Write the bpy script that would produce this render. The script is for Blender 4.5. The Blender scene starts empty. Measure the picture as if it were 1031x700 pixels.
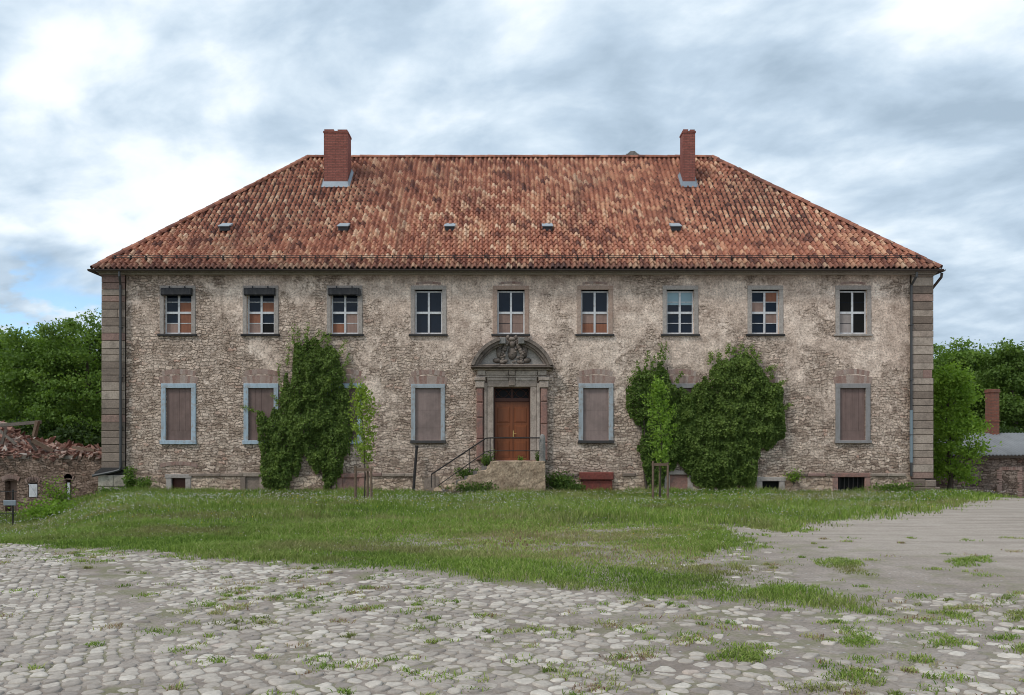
import bpy, math, random
import numpy as np
from mathutils import Vector, Matrix
random.seed(7); rng = np.random.default_rng(7)
R = math.radians
scene = bpy.context.scene
COL = scene.collection

# ------------------------------------------------------------------ camera, world, sun, exposure
cam_d = bpy.data.cameras.new('camera'); cam = bpy.data.objects.new('camera', cam_d); COL.objects.link(cam)
cam.location = (0, 0, 1.65); cam.rotation_euler = (R(90), 0, 0)
cam_d.sensor_width = 36; cam_d.lens = 36*800/1031.0
cam_d.shift_y = 102/1031.0; cam_d.shift_x = 0.0005
cam_d.clip_end = 3000; cam_d.clip_start = 0.05
scene.camera = cam
SUN_EL, SUN_AZ = 50, 232            # azimuth clockwise from +Y: behind the camera, a little to the left
sun_d = bpy.data.lights.new('sun', 'SUN'); sun = bpy.data.objects.new('sun', sun_d); COL.objects.link(sun)
sun_d.energy = 1.1; sun_d.angle = R(11); sun_d.color = (1, 0.95, 0.88)
sun.rotation_euler = (R(90-SUN_EL), 0, R(180-SUN_AZ)); sun.location = (0, -30, 40)
vs = scene.view_settings
scene.display_settings.display_device = 'sRGB'
vs.view_transform = 'Standard'; vs.look = 'None'; vs.gamma = 1; vs.use_curve_mapping = False
vs.exposure = 0.58
scene.cycles.filter_width = 1.0

# ------------------------------------------------------------------ node helper
class NT:
    def __init__(s, nt): s.nt = nt
    def n(s, typ, props=None, ins=None):
        nd = s.nt.nodes.new('ShaderNode'+typ)
        for k, v in (props or {}).items(): setattr(nd, k, v)
        for k, v in (ins or {}).items(): s.set(nd.inputs[k], v)
        return nd
    def set(s, sock, v):
        if isinstance(v, bpy.types.NodeSocket): s.nt.links.new(v, sock)
        elif isinstance(v, (tuple, list)):
            v = tuple(v)
            if sock.type == 'RGBA' and len(v) == 3: v = v+(1,)
            sock.default_value = v
        else:
            if sock.type == 'RGBA': v = (v, v, v, 1)
            elif sock.type == 'VECTOR': v = (v, v, v)
            sock.default_value = v
    def noise(s, vec, scale, detail=3, rough=.55, dist=0, out='Fac'):
        return s.n('TexNoise', {}, {'Vector': vec, 'Scale': scale, 'Detail': detail, 'Roughness': rough, 'Distortion': dist}).outputs[out]
    def voro(s, vec, scale, feature='F1', rand=1., dims='3D'):
        return s.n('TexVoronoi', {'feature': feature, 'voronoi_dimensions': dims}, {'Vector': vec, 'Scale': scale, 'Randomness': rand})
    def ramp(s, fac, stops, interp='LINEAR'):
        nd = s.n('ValToRGB', {}, {'Fac': fac}); cr = nd.color_ramp; cr.interpolation = interp
        while len(cr.elements) < len(stops): cr.elements.new(0.5)
        for e, (p, c) in zip(cr.elements, stops):
            e.position = p; e.color = (c, c, c, 1) if not isinstance(c, (tuple, list)) else tuple(c)+(1,)
        return nd.outputs['Color']
    def mix(s, f, a, b, blend='MIX'):
        nd = s.n('Mix', {'data_type': 'RGBA', 'blend_type': blend, 'clamp_factor': True})
        s.set(nd.inputs[0], f); s.set(nd.inputs[6], a); s.set(nd.inputs[7], b); return nd.outputs[2]
    def m(s, op, a, b=0., c=0., clamp=False):
        nd = s.n('Math', {'operation': op, 'use_clamp': clamp}); s.set(nd.inputs[0], a); s.set(nd.inputs[1], b); s.set(nd.inputs[2], c); return nd.outputs[0]
    def vm(s, op, a, b):
        nd = s.n('VectorMath', {'operation': op}); s.set(nd.inputs[0], a); s.set(nd.inputs[1], b); return nd.outputs[0]
    def mr(s, v, a, b, c=0., d=1., smooth=False):
        nd = s.n('MapRange', {'interpolation_type': 'SMOOTHSTEP' if smooth else 'LINEAR'})
        for i, x in enumerate((v, a, b, c, d)): s.set(nd.inputs[i], x)
        return nd.outputs[0]
    def comb(s, x, y, z): return s.n('CombineXYZ', {}, {0: x, 1: y, 2: z}).outputs[0]
    def sep(s, v): o = s.n('SeparateXYZ', {}, {0: v}).outputs; return o[0], o[1], o[2]
    def obj(s): return s.n('TexCoord').outputs['Object']
    def pos(s): return s.n('NewGeometry').outputs['Position']
    def attr(s, name): return s.n('Attribute', {'attribute_name': name}).outputs['Fac']
    def bump(s, h, strength=.5, dist=.02): return s.n('Bump', {}, {'Height': h, 'Strength': strength, 'Distance': dist}).outputs[0]

def mat(name, rough=.8, spec=.3):
    m = bpy.data.materials.new(name); m.use_nodes = True; nt = m.node_tree; nt.nodes.clear()
    g = NT(nt); out = g.n('OutputMaterial'); b = g.n('BsdfPrincipled', {}, {'Roughness': rough, 'Specular IOR Level': spec})
    nt.links.new(b.outputs[0], out.inputs[0]); g.b = b; g.out = out; g.mat = m
    return g
def fin(g, col=None, normal=None, rough=None, metal=None):
    if col is not None: g.set(g.b.inputs['Base Color'], col)
    if normal is not None: g.set(g.b.inputs['Normal'], normal)
    if rough is not None: g.set(g.b.inputs['Roughness'], rough)
    if metal is not None: g.set(g.b.inputs['Metallic'], metal)
    return g.mat

# ------------------------------------------------------------------ world: Nishita sky behind a broken overcast
world = bpy.data.worlds.new('World'); scene.world = world; world.use_nodes = True
wnt = world.node_tree; wnt.nodes.clear(); w = NT(wnt)
d = w.n('TexCoord').outputs['Generated']
dx, dy, dz = w.sep(d)
zz = w.m('ADD', w.m('MAXIMUM', dz, 0.0), 0.30)
px = w.m('DIVIDE', dx, zz); py = w.m('DIVIDE', dy, zz)
p2 = w.comb(w.m('ADD', w.m('MULTIPLY', px, .8), w.m('MULTIPLY', py, .25)), w.m('MULTIPLY', py, .9), 0.)
p3 = w.vm('ADD', p2, (20.1, 5.5, 0))
big = w.noise(p3, 1.5, 2, .5, .3)
fine = w.noise(w.vm('ADD', p2, (26.5, 8.7, 0)), 3.1, 7, .5, .25)
lump = w.noise(w.vm('ADD', p2, (3.1, 21.4, 0)), 6.5, 6, .55, .2)
f = w.m('ADD', w.m('ADD', w.m('MULTIPLY', big, .42), w.m('MULTIPLY', fine, .72)), w.m('MULTIPLY', w.m('SUBTRACT', lump, .40), .46))
# brighter break in the cloud over the left half, greyer to the right
f = w.m('ADD', f, w.mr(dx, -.45, .5, .035, -.045))
cloud = w.ramp(f, [(.46, (.30, .385, .475)), (.56, (.40, .495, .595)), (.635, (.52, .61, .695)), (.71, (.68, .74, .795)), (.815, (.80, .84, .875)), (.93, (.93, .94, .95))])
sky = w.n('TexSky', {'sky_type': 'NISHITA', 'sun_disc': False, 'sun_elevation': R(SUN_EL), 'sun_rotation': R(SUN_AZ)})
cl10 = w.vm('MULTIPLY', cloud, (9.3, 9.3, 9.3))
# a hole in the cloud low on the left, where blue shows
gd = w.n('VectorMath', {'operation': 'DOT_PRODUCT'}); w.set(gd.inputs[0], d); gd.inputs[1].default_value = Vector((-470, 800, 135)).normalized()
gap = w.mr(w.m('ADD', gd.outputs['Value'], w.m('MULTIPLY', w.m('SUBTRACT', w.noise(p2, 2.2, 5, .5), .5), .02)), .9965, .9995, 0, .9, True)
gap = w.m('MULTIPLY', gap, w.mr(w.noise(w.vm('ADD', p2, (2.2, 9.1, 0)), 4.5, 5, .55), .47, .56, 0, 1, True))
skyb = w.vm('MULTIPLY', sky.outputs[0], (1.1, 1.3, 1.45))
colr = w.mix(gap, cl10, skyb)
bg = w.n('Background', {}, {'Color': colr, 'Strength': 0.1})
wo = w.n('OutputWorld'); wnt.links.new(bg.outputs[0], wo.inputs[0])

# ------------------------------------------------------------------ mesh helpers
class MB:
    def __init__(s): s.v = []; s.f = []; s.mi = []; s.r = []
    def raw(s, vs_, fs, mi=0, r=None):
        o = len(s.v); s.v += [tuple(p) for p in vs_]
        for fc in fs: s.f.append(tuple(i+o for i in fc)); s.mi.append(mi); s.r.append(random.random() if r is None else r)
        return s
    def box(s, x0, x1, y0, y1, z0, z1, mi=0, r=None, M=None, j=0.):
        vs_ = [(x, y, z) for x in (x0, x1) for y in (y0, y1) for z in (z0, z1)]
        if j: vs_ = [tuple(c+random.uniform(-j, j) for c in p) for p in vs_]
        if M is not None: vs_ = [M @ Vector(p) for p in vs_]
        r = random.random() if r is None else r
        return s.raw(vs_, [(0, 1, 3, 2), (4, 6, 7, 5), (0, 4, 5, 1), (2, 3, 7, 6), (0, 2, 6, 4), (1, 5, 7, 3)], mi, r)
    def bbox(s, x0, x1, y0, y1, z0, z1, b=.01, mi=0, r=None):       # box with chamfered front (-y) edges
        vs_ = [(x0, y1, z0), (x1, y1, z0), (x1, y1, z1), (x0, y1, z1), (x0, y0+b, z0), (x1, y0+b, z0), (x1, y0+b, z1), (x0, y0+b, z1),
               (x0+b, y0, z0+b), (x1-b, y0, z0+b), (x1-b, y0, z1-b), (x0+b, y0, z1-b)]
        r = random.random() if r is None else r
        fs = [(3, 2, 1, 0), (8, 9, 10, 11)]
        for a in range(4):
            c = (a+1) % 4; fs += [(a, c, c+4, a+4), (a+4, c+4, c+8, a+8)]
        return s.raw(vs_, fs, mi, r)
    def tube(s, pts, rad, n=8, mi=0, cap=True):
        pts = [Vector(p) for p in pts]; k = len(pts)
        if not isinstance(rad, (list, tuple)): rad = [rad]*k
        vs_ = []
        for i, p in enumerate(pts):
            t = (pts[min(i+1, k-1)]-pts[max(i-1, 0)]).normalized()
            a = t.orthogonal().normalized() if i == 0 else (a - t*a.dot(t)).normalized()
            b = t.cross(a)
            for q in range(n):
                an = 2*math.pi*q/n; vs_.append(p + (a*math.cos(an)+b*math.sin(an))*rad[i])
        fs = []
        for i in range(k-1):
            for q in range(n):
                q2 = (q+1) % n; fs.append((i*n+q, i*n+q2, (i+1)*n+q2, (i+1)*n+q))
        if cap: fs += [tuple(range(n))[::-1], tuple(range((k-1)*n, k*n))]
        return s.raw(vs_, fs, mi, random.random())
    def prism(s, poly, y0, y1, mi=0, r=None):                         # polygon in xz, extruded along y
        n = len(poly); vs_ = [(x, y0, z) for x, z in poly]+[(x, y1, z) for x, z in poly]
        fs = [tuple(range(n))[::-1], tuple(range(n, 2*n))]+[(i, (i+1) % n, (i+1) % n+n, i+n) for i in range(n)]
        return s.raw(vs_, fs, mi, random.random() if r is None else r)
    def blob(s, c, rx, ry, rz, n=8, k=5, mi=0, j=0.):
        vs_ = []; fs = []
        for i in range(k+1):
            th = math.pi*i/k
            for q in range(n):
                ph = 2*math.pi*q/n; e = 1+random.uniform(-j, j)
                vs_.append((c[0]+rx*e*math.sin(th)*math.cos(ph), c[1]+ry*e*math.sin(th)*math.sin(ph), c[2]+rz*e*math.cos(th)))
        for i in range(k):
            for q in range(n): fs.append((i*n+q, (i+1)*n+q, (i+1)*n+(q+1) % n, i*n+(q+1) % n))
        return s.raw(vs_, fs, mi, random.random())

def empty(name, loc, label, cat, group=None, rz=0):
    o = bpy.data.objects.new(name, None); COL.objects.link(o); o.location = loc; o.rotation_euler = (0, 0, rz)
    o.empty_display_size = .3
    return tag(o, label, cat, group)
def tag(o, label=None, cat=None, group=None, kind=None):
    if label: o['label'] = label
    if cat: o['category'] = cat
    if group: o['group'] = group
    if kind: o['kind'] = kind
    return o
def build(mb, name, mats, parent=None, loc=(0, 0, 0), smooth=False, fix=True):
    me = bpy.data.meshes.new(name); me.from_pydata([tuple(p) for p in mb.v], [], mb.f)
    if not isinstance(mats, (list, tuple)): mats = [mats]
    for m_ in mats: me.materials.append(m_)
    me.polygons.foreach_set('material_index', mb.mi)
    a = me.attributes.new('rnd', 'FLOAT', 'FACE'); a.data.foreach_set('value', mb.r)
    if smooth: me.polygons.foreach_set('use_smooth', [True]*len(mb.f))
    if fix:
        import bmesh
        bm = bmesh.new(); bm.from_mesh(me); bmesh.ops.recalc_face_normals(bm, faces=bm.faces[:]); bm.to_mesh(me); bm.free()
    me.update()
    o = bpy.data.objects.new(name, me); COL.objects.link(o); o.location = loc
    if parent is not None: o.parent = parent
    return o
def npmesh(name, V, F, mats, parent=None, loc=(0, 0, 0), rnd=None, smooth=False, nv=4, mi=None):
    """V (n,3), F (m,nv) index array, rnd per face"""
    me = bpy.data.meshes.new(name); F = np.ascontiguousarray(F, np.int32); m_ = len(F)
    me.vertices.add(len(V)); me.vertices.foreach_set('co', np.ascontiguousarray(V, np.float32).ravel())
    me.loops.add(m_*nv); me.loops.foreach_set('vertex_index', F.ravel())
    me.polygons.add(m_); me.polygons.foreach_set('loop_start', np.arange(0, m_*nv, nv, dtype=np.int32))
    me.polygons.foreach_set('loop_total', np.full(m_, nv, np.int32))
    if not isinstance(mats, (list, tuple)): mats = [mats]
    for q in mats: me.materials.append(q)
    if mi is not None: me.polygons.foreach_set('material_index', np.ascontiguousarray(mi, np.int32))
    if rnd is not None:
        a = me.attributes.new('rnd', 'FLOAT', 'FACE'); a.data.foreach_set('value', np.ascontiguousarray(rnd, np.float32))
    me.polygons.foreach_set('use_smooth', np.full(m_, smooth, bool))
    me.update(calc_edges=True); me.validate()
    o = bpy.data.objects.new(name, me); COL.objects.link(o); o.location = loc
    if parent is not None: o.parent = parent
    return o
def inpoly(x, y, poly):
    c = np.zeros(x.shape, bool); n = len(poly); j = n-1
    for i in range(n):
        xi, yi = poly[i]; xj, yj = poly[j]
        if yi != yj: c ^= ((yi > y) != (yj > y)) & (x < (xj-xi)*(y-yi)/(yj-yi)+xi)
        j = i
    return c
def polydist(x, y, poly):
    dmin = np.full(x.shape, 1e9); n = len(poly)
    for i in range(n):
        ax, ay = poly[i]; bx, by = poly[(i+1) % n]; ex, ey = bx-ax, by-ay; L = ex*ex+ey*ey+1e-12
        t = np.clip(((x-ax)*ex+(y-ay)*ey)/L, 0, 1); dmin = np.minimum(dmin, np.hypot(x-ax-t*ex, y-ay-t*ey))
    return dmin
def vnoise(x, y, seed=0):                                               # smooth value noise
    xi = np.floor(x).astype(np.int64); yi = np.floor(y).astype(np.int64); fx_, fy_ = x-xi, y-yi
    def h(a, b):
        q = (a*374761393+b*668265263+seed*974634777) & 0xffffffff
        q = ((q ^ (q >> 13))*1274126177) & 0xffffffff
        return ((q ^ (q >> 16)) & 0xffff)/65535.
    u, v = fx_*fx_*(3-2*fx_), fy_*fy_*(3-2*fy_)
    return (h(xi, yi)*(1-u)+h(xi+1, yi)*u)*(1-v)+(h(xi, yi+1)*(1-u)+h(xi+1, yi+1)*u)*v
def fbm(x, y, seed=0, o=4):
    s_, a, t = 0, .5, 0
    for i in range(o): s_ = s_+a*vnoise(x*2**i, y*2**i, seed+i*17); t += a; a *= .5
    return s_/t
def sst(a, b, x): t = np.clip((x-a)/(b-a), 0, 1); return t*t*(3-2*t)
def gp(px, py): Y = 1320./(py-452.); return ((px-515.)/800.*Y, Y)      # a spot on the level yard

# ------------------------------------------------------------------ materials
def rubble(name, bias=0., tint=(1.44, 1.345, 1.28), sx=3.6, sz=8.6, band=True):
    g = mat(name, .92, .15); x, y, z = g.sep(g.obj()); u = g.m('ADD', x, y); v2 = g.comb(u, z, 0.)
    gn = g.noise(v2, 13, 5, .78); gn2 = g.noise(g.vm('ADD', v2, (9, 2, 0)), 5.5, 6, .72)
    w1 = g.m('SUBTRACT', g.noise(v2, .8, 3, .6), .5); w2 = g.m('SUBTRACT', g.noise(g.vm('ADD', v2, (4, 8, 0)), 3.6, 4, .65), .5)
    zw = g.m('ADD', g.m('MULTIPLY', z, sz), g.m('ADD', g.m('MULTIPLY', w1, 4.), g.m('MULTIPLY', w2, 2.6)))
    row = g.m('FLOOR', zw); fr = g.m('SUBTRACT', zw, row); re = g.m('DIVIDE', g.m('MINIMUM', fr, g.m('SUBTRACT', 1., fr)), sz)
    W = g.m('ADD', g.m('MULTIPLY', u, sx), g.m('ADD', g.m('MULTIPLY', row, 37.317), g.m('MULTIPLY', w2, 1.1)))
    def v1(feat): return g.n('TexVoronoi', {'feature': feat, 'voronoi_dimensions': '1D'}, {'W': W, 'Scale': 1., 'Randomness': .95})
    cr, cg, cb = g.sep(v1('F1').outputs['Color']); xe = g.m('DIVIDE', v1('DISTANCE_TO_EDGE').outputs['Distance'], sx)
    ed = g.m('SMOOTH_MIN', re, xe, .045); ed = g.m('ADD', ed, g.m('MULTIPLY', g.m('SUBTRACT', gn2, .5), .05))
    crm = g.m('ADD', cr, g.m('MULTIPLY', g.m('SUBTRACT', gn2, .5), .35))
    stone = g.ramp(crm, [(.02, (.185, .145, .12)), (.25, (.28, .225, .185)), (.5, (.36, .295, .245)), (.72, (.44, .37, .315)), (.9, (.54, .465, .40)), (1, (.35, .235, .19))])
    joint = g.mr(ed, .0, .022, 0, 1, True)
    mort = g.mix(g.mr(gn2, .40, .60), (.35, .295, .25), (.085, .065, .054))
    ston = g.mix(joint, mort, stone)
    plast = g.ramp(g.noise(v2, .8, 6, .65), [(.3, (.36, .295, .25)), (.52, (.50, .43, .375)), (.72, (.62, .555, .495))])
    bz = g.mr(z, .6, 7.6, -.17, .055); bx = g.mr(x, -16, 0, -.085, .03); bx2 = g.mr(x, 12, 17, 0, -.02)
    mk = g.m('ADD', g.m('ADD', g.noise(v2, .42, 9, .72, .4), bz), g.m('ADD', g.m('ADD', bx, bx2), bias))
    mk = g.m('ADD', mk, g.m('MULTIPLY', g.m('SUBTRACT', gn2, .5), .34))
    pm = g.mr(mk, .45, .51, 0, 1, True)
    wash = g.mr(mk, .34, .47, 0, .35, True)
    lm = g.mr(g.noise(g.vm('ADD', v2, (31, 5, 0)), 1.25, 7, .72), .46, .60, 0, .72, True); ston = g.mix(lm, ston, g.mix(gn2, (.36, .305, .26), (.60, .53, .47)))
    col = g.mix(wash, ston, (.46, .39, .335)); col = g.mix(pm, col, plast)
    bl = g.noise(g.vm('ADD', v2, (17, 41, 0)), 2.6, 6, .7); col = g.mix(1., col, g.ramp(bl, [(.33, (.66, .63, .61)), (.5, (.98, .97, .96)), (.66, (1.30, 1.30, 1.29))]), 'MULTIPLY')
    # lime specks and pits everywhere
    col = g.mix(g.mr(gn2, .57, .66, 0, .6, True), col, (.68, .61, .545))
    col = g.mix(.85, col, g.ramp(gn, [(.32, (.26, .215, .195)), (.45, (.84, .82, .81)), (.60, (1.28, 1.28, 1.28))]), 'MULTIPLY')
    # dark brown patches where the render has gone dull, and soot under the eaves
    br = g.mr(g.noise(g.vm('ADD', v2, (7, 3, 0)), .5, 7, .65), .56, .68, 0, .6, True)
    col = g.mix(br, col, g.mix(.6, col, (.20, .14, .115)))
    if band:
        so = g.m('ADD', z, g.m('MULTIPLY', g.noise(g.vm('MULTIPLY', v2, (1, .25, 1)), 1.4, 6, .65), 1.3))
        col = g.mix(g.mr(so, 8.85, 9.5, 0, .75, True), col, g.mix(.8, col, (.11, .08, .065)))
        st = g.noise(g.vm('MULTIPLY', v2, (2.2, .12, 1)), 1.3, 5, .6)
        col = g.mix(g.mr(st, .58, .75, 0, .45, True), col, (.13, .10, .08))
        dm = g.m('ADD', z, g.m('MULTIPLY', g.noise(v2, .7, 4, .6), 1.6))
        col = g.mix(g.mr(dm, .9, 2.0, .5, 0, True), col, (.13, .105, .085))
    col = g.mix(1., col, tint, 'MULTIPLY')
    h = g.m('ADD', g.m('MULTIPLY', g.m('MULTIPLY', joint, g.m('SUBTRACT', 1.05, pm)), 1.), g.m('ADD', g.m('MULTIPLY', pm, .6), g.m('MULTIPLY', gn, .9)))
    h = g.m('ADD', h, g.m('MULTIPLY', cg, .35))
    return fin(g, col, g.bump(h, 1., .05))
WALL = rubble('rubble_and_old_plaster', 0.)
PLINTH = rubble('plinth_rubble', -.2, (1.4, 1.3, 1.18), 2.4, 6.6, False)
SHEDWALL = rubble('shed_rubble', -.14, (.62, .57, .55), 3.2, 7, False)
STEPWALL = rubble('stair_masonry', .42, (.86, .76, .62), 2.6, 5, False)

def stonemat(name, stops, stain=.6, bs=6., dark=(.055, .05, .045)):
    g = mat(name, .9, .15); o = g.obj(); r = g.attr('rnd')
    c = g.ramp(r, stops); n1 = g.noise(o, 3.5, 6, .65); n2 = g.noise(o, 18, 4, .6)
    c = g.mix(.6, c, g.ramp(n2, [(.3, .45), (.65, 1.)]), 'MULTIPLY')
    c = g.mix(g.mr(n1, .46, .66, 0, stain, True), c, dark)
    return fin(g, c, g.bump(g.m('ADD', n2, n1), .5, .02))
ASHLAR = stonemat('quoin_sandstone', [(0, (.21, .162, .13)), (.35, (.31, .245, .20)), (.6, (.40, .325, .265)), (.8, (.48, .395, .325)), (.88, (.36, .245, .20)), (1, (.30, .19, .165))], .4, dark=(.13, .105, .088))
PALEASH = stonemat('pale_ashlar', [(0, (.36, .32, .26)), (1, (.5, .45, .37))], .45)
PORTAL = stonemat('portal_grey_stone', [(0, (.36, .288, .24)), (.6, (.50, .41, .345)), (1, (.60, .51, .44))], .5, dark=(.155, .122, .102))
DARKPORTAL = stonemat('portal_blackened_stone', [(0, (.20, .16, .135)), (1, (.34, .278, .235))], .65, dark=(.04, .037, .033))
TYMP = stonemat('tympanum_stone', [(0, (.40, .36, .325)), (1, (.46, .42, .38))], .4, dark=(.14, .125, .115))
REDSTONE = stonemat('red_sandstone', [(0, (.31, .16, .13)), (1, (.40, .25, .205))], .8, dark=(.17, .13, .115))
REDHATCH = stonemat('red_painted_stone', [(0, (.16, .045, .04)), (1, (.24, .075, .06))], .4)
SURR = stonemat('window_surround_stone', [(0, (.40, .35, .315)), (1, (.48, .43, .39))], .3, dark=(.2, .17, .15))
SURRPINK = stonemat('window_surround_pinkish', [(0, (.44, .30, .235)), (1, (.50, .40, .33))], .35, dark=(.3, .17, .12))
SILLM = stonemat('dark_sill', [(0, (.045, .042, .042)), (1, (.085, .078, .075))], .2)
BRICK = stonemat('arch_brick', [(0, (.31, .19, .155)), (.5, (.39, .275, .232)), (1, (.46, .37, .32))], .6, dark=(.33, .255, .215))
GREYPOST = stonemat('grey_post_stone', [(0, (.25, .235, .215)), (1, (.30, .28, .26))], .45)
TREADS = stonemat('stair_tread', [(0, (.22, .2, .18)), (1, (.3, .27, .24))], .5)
TIMBER = stonemat('old_timber', [(0, (.17, .135, .11)), (1, (.30, .26, .225))], .25)
STAKE = stonemat('stake_wood', [(0, (.16, .105, .075)), (1, (.235, .165, .12))], .2)

def paint(name, col, flake, amt=.5, rough=.6):
    g = mat(name, rough, .3); o = g.obj(); n1 = g.noise(o, 5, 8, .7); n2 = g.noise(g.vm('MULTIPLY', o, (1, 1, .2)), 9, 4, .6)
    c = g.mix(g.mr(n1, .5, .62, 0, amt, True), col, flake)
    c = g.mix(g.mr(n2, .45, .75, 0, .35), c, (.12, .11, .10))
    return fin(g, c, g.bump(n1, .2, .01))
BLUE = paint('faded_blue_paint', (.38, .47, .54), (.33, .30, .275), .75)
BLUEGREY = paint('worn_bluegrey_paint', (.36, .40, .43), (.29, .26, .235), .8)
GREYFRAME = paint('grey_frame_paint', (.27, .255, .25), (.2, .18, .165), .5)
WHITE = paint('old_white_paint', (.62, .62, .63), (.36, .33, .31), .4)
def boardmat(name, col, c2, k=.55):
    g = mat(name, .7, .25); o = g.obj(); n = g.noise(g.vm('MULTIPLY', o, (14, 14, .8)), 1, 4, .6); n2 = g.noise(g.vm('ADD', g.pos(), (0, 0, 0)), 1.7, 6, .65)
    c = g.mix(n, col, c2); c = g.mix(g.mr(n2, .42, .66, 0, k), c, g.mix(.6, c, (.05, .04, .035)))
    return fin(g, c, g.bump(n, .15, .01))
BOARD = boardmat('weathered_shutter_board', (.145, .092, .08), (.25, .175, .155))
BOARDG = boardmat('grey_shutter_board', (.215, .155, .138), (.33, .25, .228))
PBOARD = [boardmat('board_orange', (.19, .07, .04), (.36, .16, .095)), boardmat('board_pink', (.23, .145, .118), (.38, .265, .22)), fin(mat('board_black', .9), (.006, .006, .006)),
          fin(mat('pale_blue_panel', .6), (.25, .36, .41)), boardmat('board_pale', (.3, .255, .235), (.42, .37, .345))]  # includes a flat pale blue panel for the top panes of one window
def glass(name, c, r):
    g = mat(name, r, .5); o = g.obj(); n = g.noise(o, 2.3, 2, .5)
    return fin(g, c, g.bump(n, .12, .02), r) if g.set(g.b.inputs['Specular IOR Level'], .22) is None else None
GLASS = glass('dark_window_glass', (.008, .014, .026), .06)
DOORGLASS = fin(mat('fanlight_glass', .5, .15), (.008, .007, .009))
g = mat('brown_door_wood', .45, .4); o_ = g.obj(); n_ = g.noise(g.vm('MULTIPLY', o_, (22, 22, 1.2)), 1, 4, .6)
DOORM = fin(g, g.mix(n_, (.14, .038, .012), (.275, .085, .028)), g.bump(n_, .15, .01))
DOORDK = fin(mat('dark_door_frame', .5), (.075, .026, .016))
IRON = fin(mat('rusty_iron', .6, .4), (.022, .018, .017)); 
g = mat('zinc_metal', .45, .5); ZINC = fin(g, g.mix(g.noise(g.obj(), 6, 4, .6), (.17, .20, .23), (.30, .34, .38)), metal=.35)
g = mat('pipe_metal', .5, .5); PIPE = fin(g, g.mix(g.noise(g.vm('MULTIPLY', g.obj(), (1, 1, .3)), 2, 4, .6), (.03, .028, .028), (.10, .105, .11)), metal=.3)
PIPEBLUE = fin(mat('pipe_bluegrey', .5, .5), (.17, .22, .25))
g = mat('dark_gutter', .55, .4); GUT = fin(g, g.mix(g.noise(g.obj(), 3, 5, .6), (.03, .022, .02), (.085, .06, .05)))
SOFF = fin(mat('dark_eaves_wood', .9), (.05, .038, .03))
VENTM = fin(mat('vent_metal', .4, .5), (.36, .42, .46), metal=.2); VENTD = fin(mat('vent_side', .7), (.05, .05, .055))
BRASS = fin(mat('brass_handle', .35, .5), (.55, .38, .14), metal=.8)
ROLLER = paint('black_roller_box', (.022, .022, .025), (.07, .07, .075), .5)

# pantiles: every tile has its own shade
g = mat('clay_pantiles', .75, .3); r_ = g.attr('rnd'); P_ = g.obj()
tc = g.ramp(r_, [(0, (.13, .053, .040)), (.16, (.24, .09, .058)), (.38, (.375, .148, .092)), (.6, (.475, .212, .132)), (.8, (.58, .325, .20)), (1, (.69, .47, .32))])
bn = g.noise(P_, .32, 6, .62, .3); fn_ = g.noise(P_, 7, 5, .65)
tc = g.mix(g.mr(bn, .48, .66, 0, .32, True), tc, g.mix(.35, (.075, .042, .038), tc))
tc = g.mix(g.mr(fn_, .5, .7, 0, .55, True), tc, (.09, .05, .045))
px_, py_, pz_ = g.sep(P_)
str_ = g.noise(g.vm('MULTIPLY', P_, (1.6, .12, .12)), 1, 5, .6)
tc = g.mix(g.mr(str_, .56, .72, 0, .45, True), tc, (.06, .04, .036))
# moss and soot settle along the foot of the slope
foot = g.m('ADD', pz_, g.m('MULTIPLY', g.noise(P_, 1.5, 4, .6), -.7))
tc = g.mix(g.mr(foot, 8.45, 9.1, .55, 0, True), tc, (.055, .04, .036))
TILE = fin(g, tc, g.bump(fn_, .3, .01))
UNDER = fin(mat('roof_underlay', .95), (.03, .02, .018))
def brickmat(name, c1, c2, mo, bw=.25, rh=.075, ms=.012, dirt=.5):
    g = mat(name, .88, .2); x, y, z = g.sep(g.obj()); v = g.comb(g.m('ADD', x, y), z, 0.)
    v = g.vm('ADD', v, g.vm('MULTIPLY', g.vm('SUBTRACT', g.noise(v, 4, 2, .5, 0, 'Color'), (.5, .5, .5)), (.03, .02, 0)))
    bt = g.n('TexBrick', {'offset': .5}, {'Vector': v, 'Color1': c1, 'Color2': c2, 'Mortar': mo, 'Scale': 1., 'Mortar Size': ms, 'Brick Width': bw, 'Row Height': rh, 'Bias': 0.})
    c = g.mix(.55, bt.outputs['Color'], g.ramp(g.noise(g.obj(), 6, 5, .65), [(.3, .4), (.7, 1.)]), 'MULTIPLY')
    c = g.mix(g.mr(g.noise(g.obj(), .9, 6, .65), .47, .66, 0, dirt, True), c, mo)
    return fin(g, c, g.bump(bt.outputs['Fac'], -.6, .015))
CHIM = brickmat('chimney_brick', (.29, .095, .075), (.37, .135, .105), (.17, .085, .07), dirt=.15)
SHEDCHIM = brickmat('shed_chimney_brick', (.25, .09, .06), (.32, .13, .085), (.16, .10, .08), dirt=.35)
RUINB = rubble('ruin_rubble', -.01, (.70, .60, .55), 3.8, 8.5, False)
RUINBRICK = brickmat('ruin_brick', (.15, .10, .085), (.23, .165, .14), (.26, .21, .18), .24, .09, .014, .6)
REDBRICK = brickmat('red_infill_brick', (.30, .13, .10), (.36, .18, .14), (.28, .22, .19), dirt=.35)
g = mat('corrugated_fibre', .8, .3); n_ = g.noise(g.obj(), 1.2, 6, .65); CORR = fin(g, g.mix(n_, (.13, .135, .145), (.29, .30, .31)), g.bump(n_, .2, .01))
g = mat('broken_tile_rubble', .9, .2); RUB = fin(g, g.ramp(g.attr('rnd'), [(0, (.10, .055, .045)), (.35, (.22, .105, .08)), (.7, (.33, .19, .145)), (.9, (.38, .29, .245)), (1, (.46, .41, .37))]), rough=.9)

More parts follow.
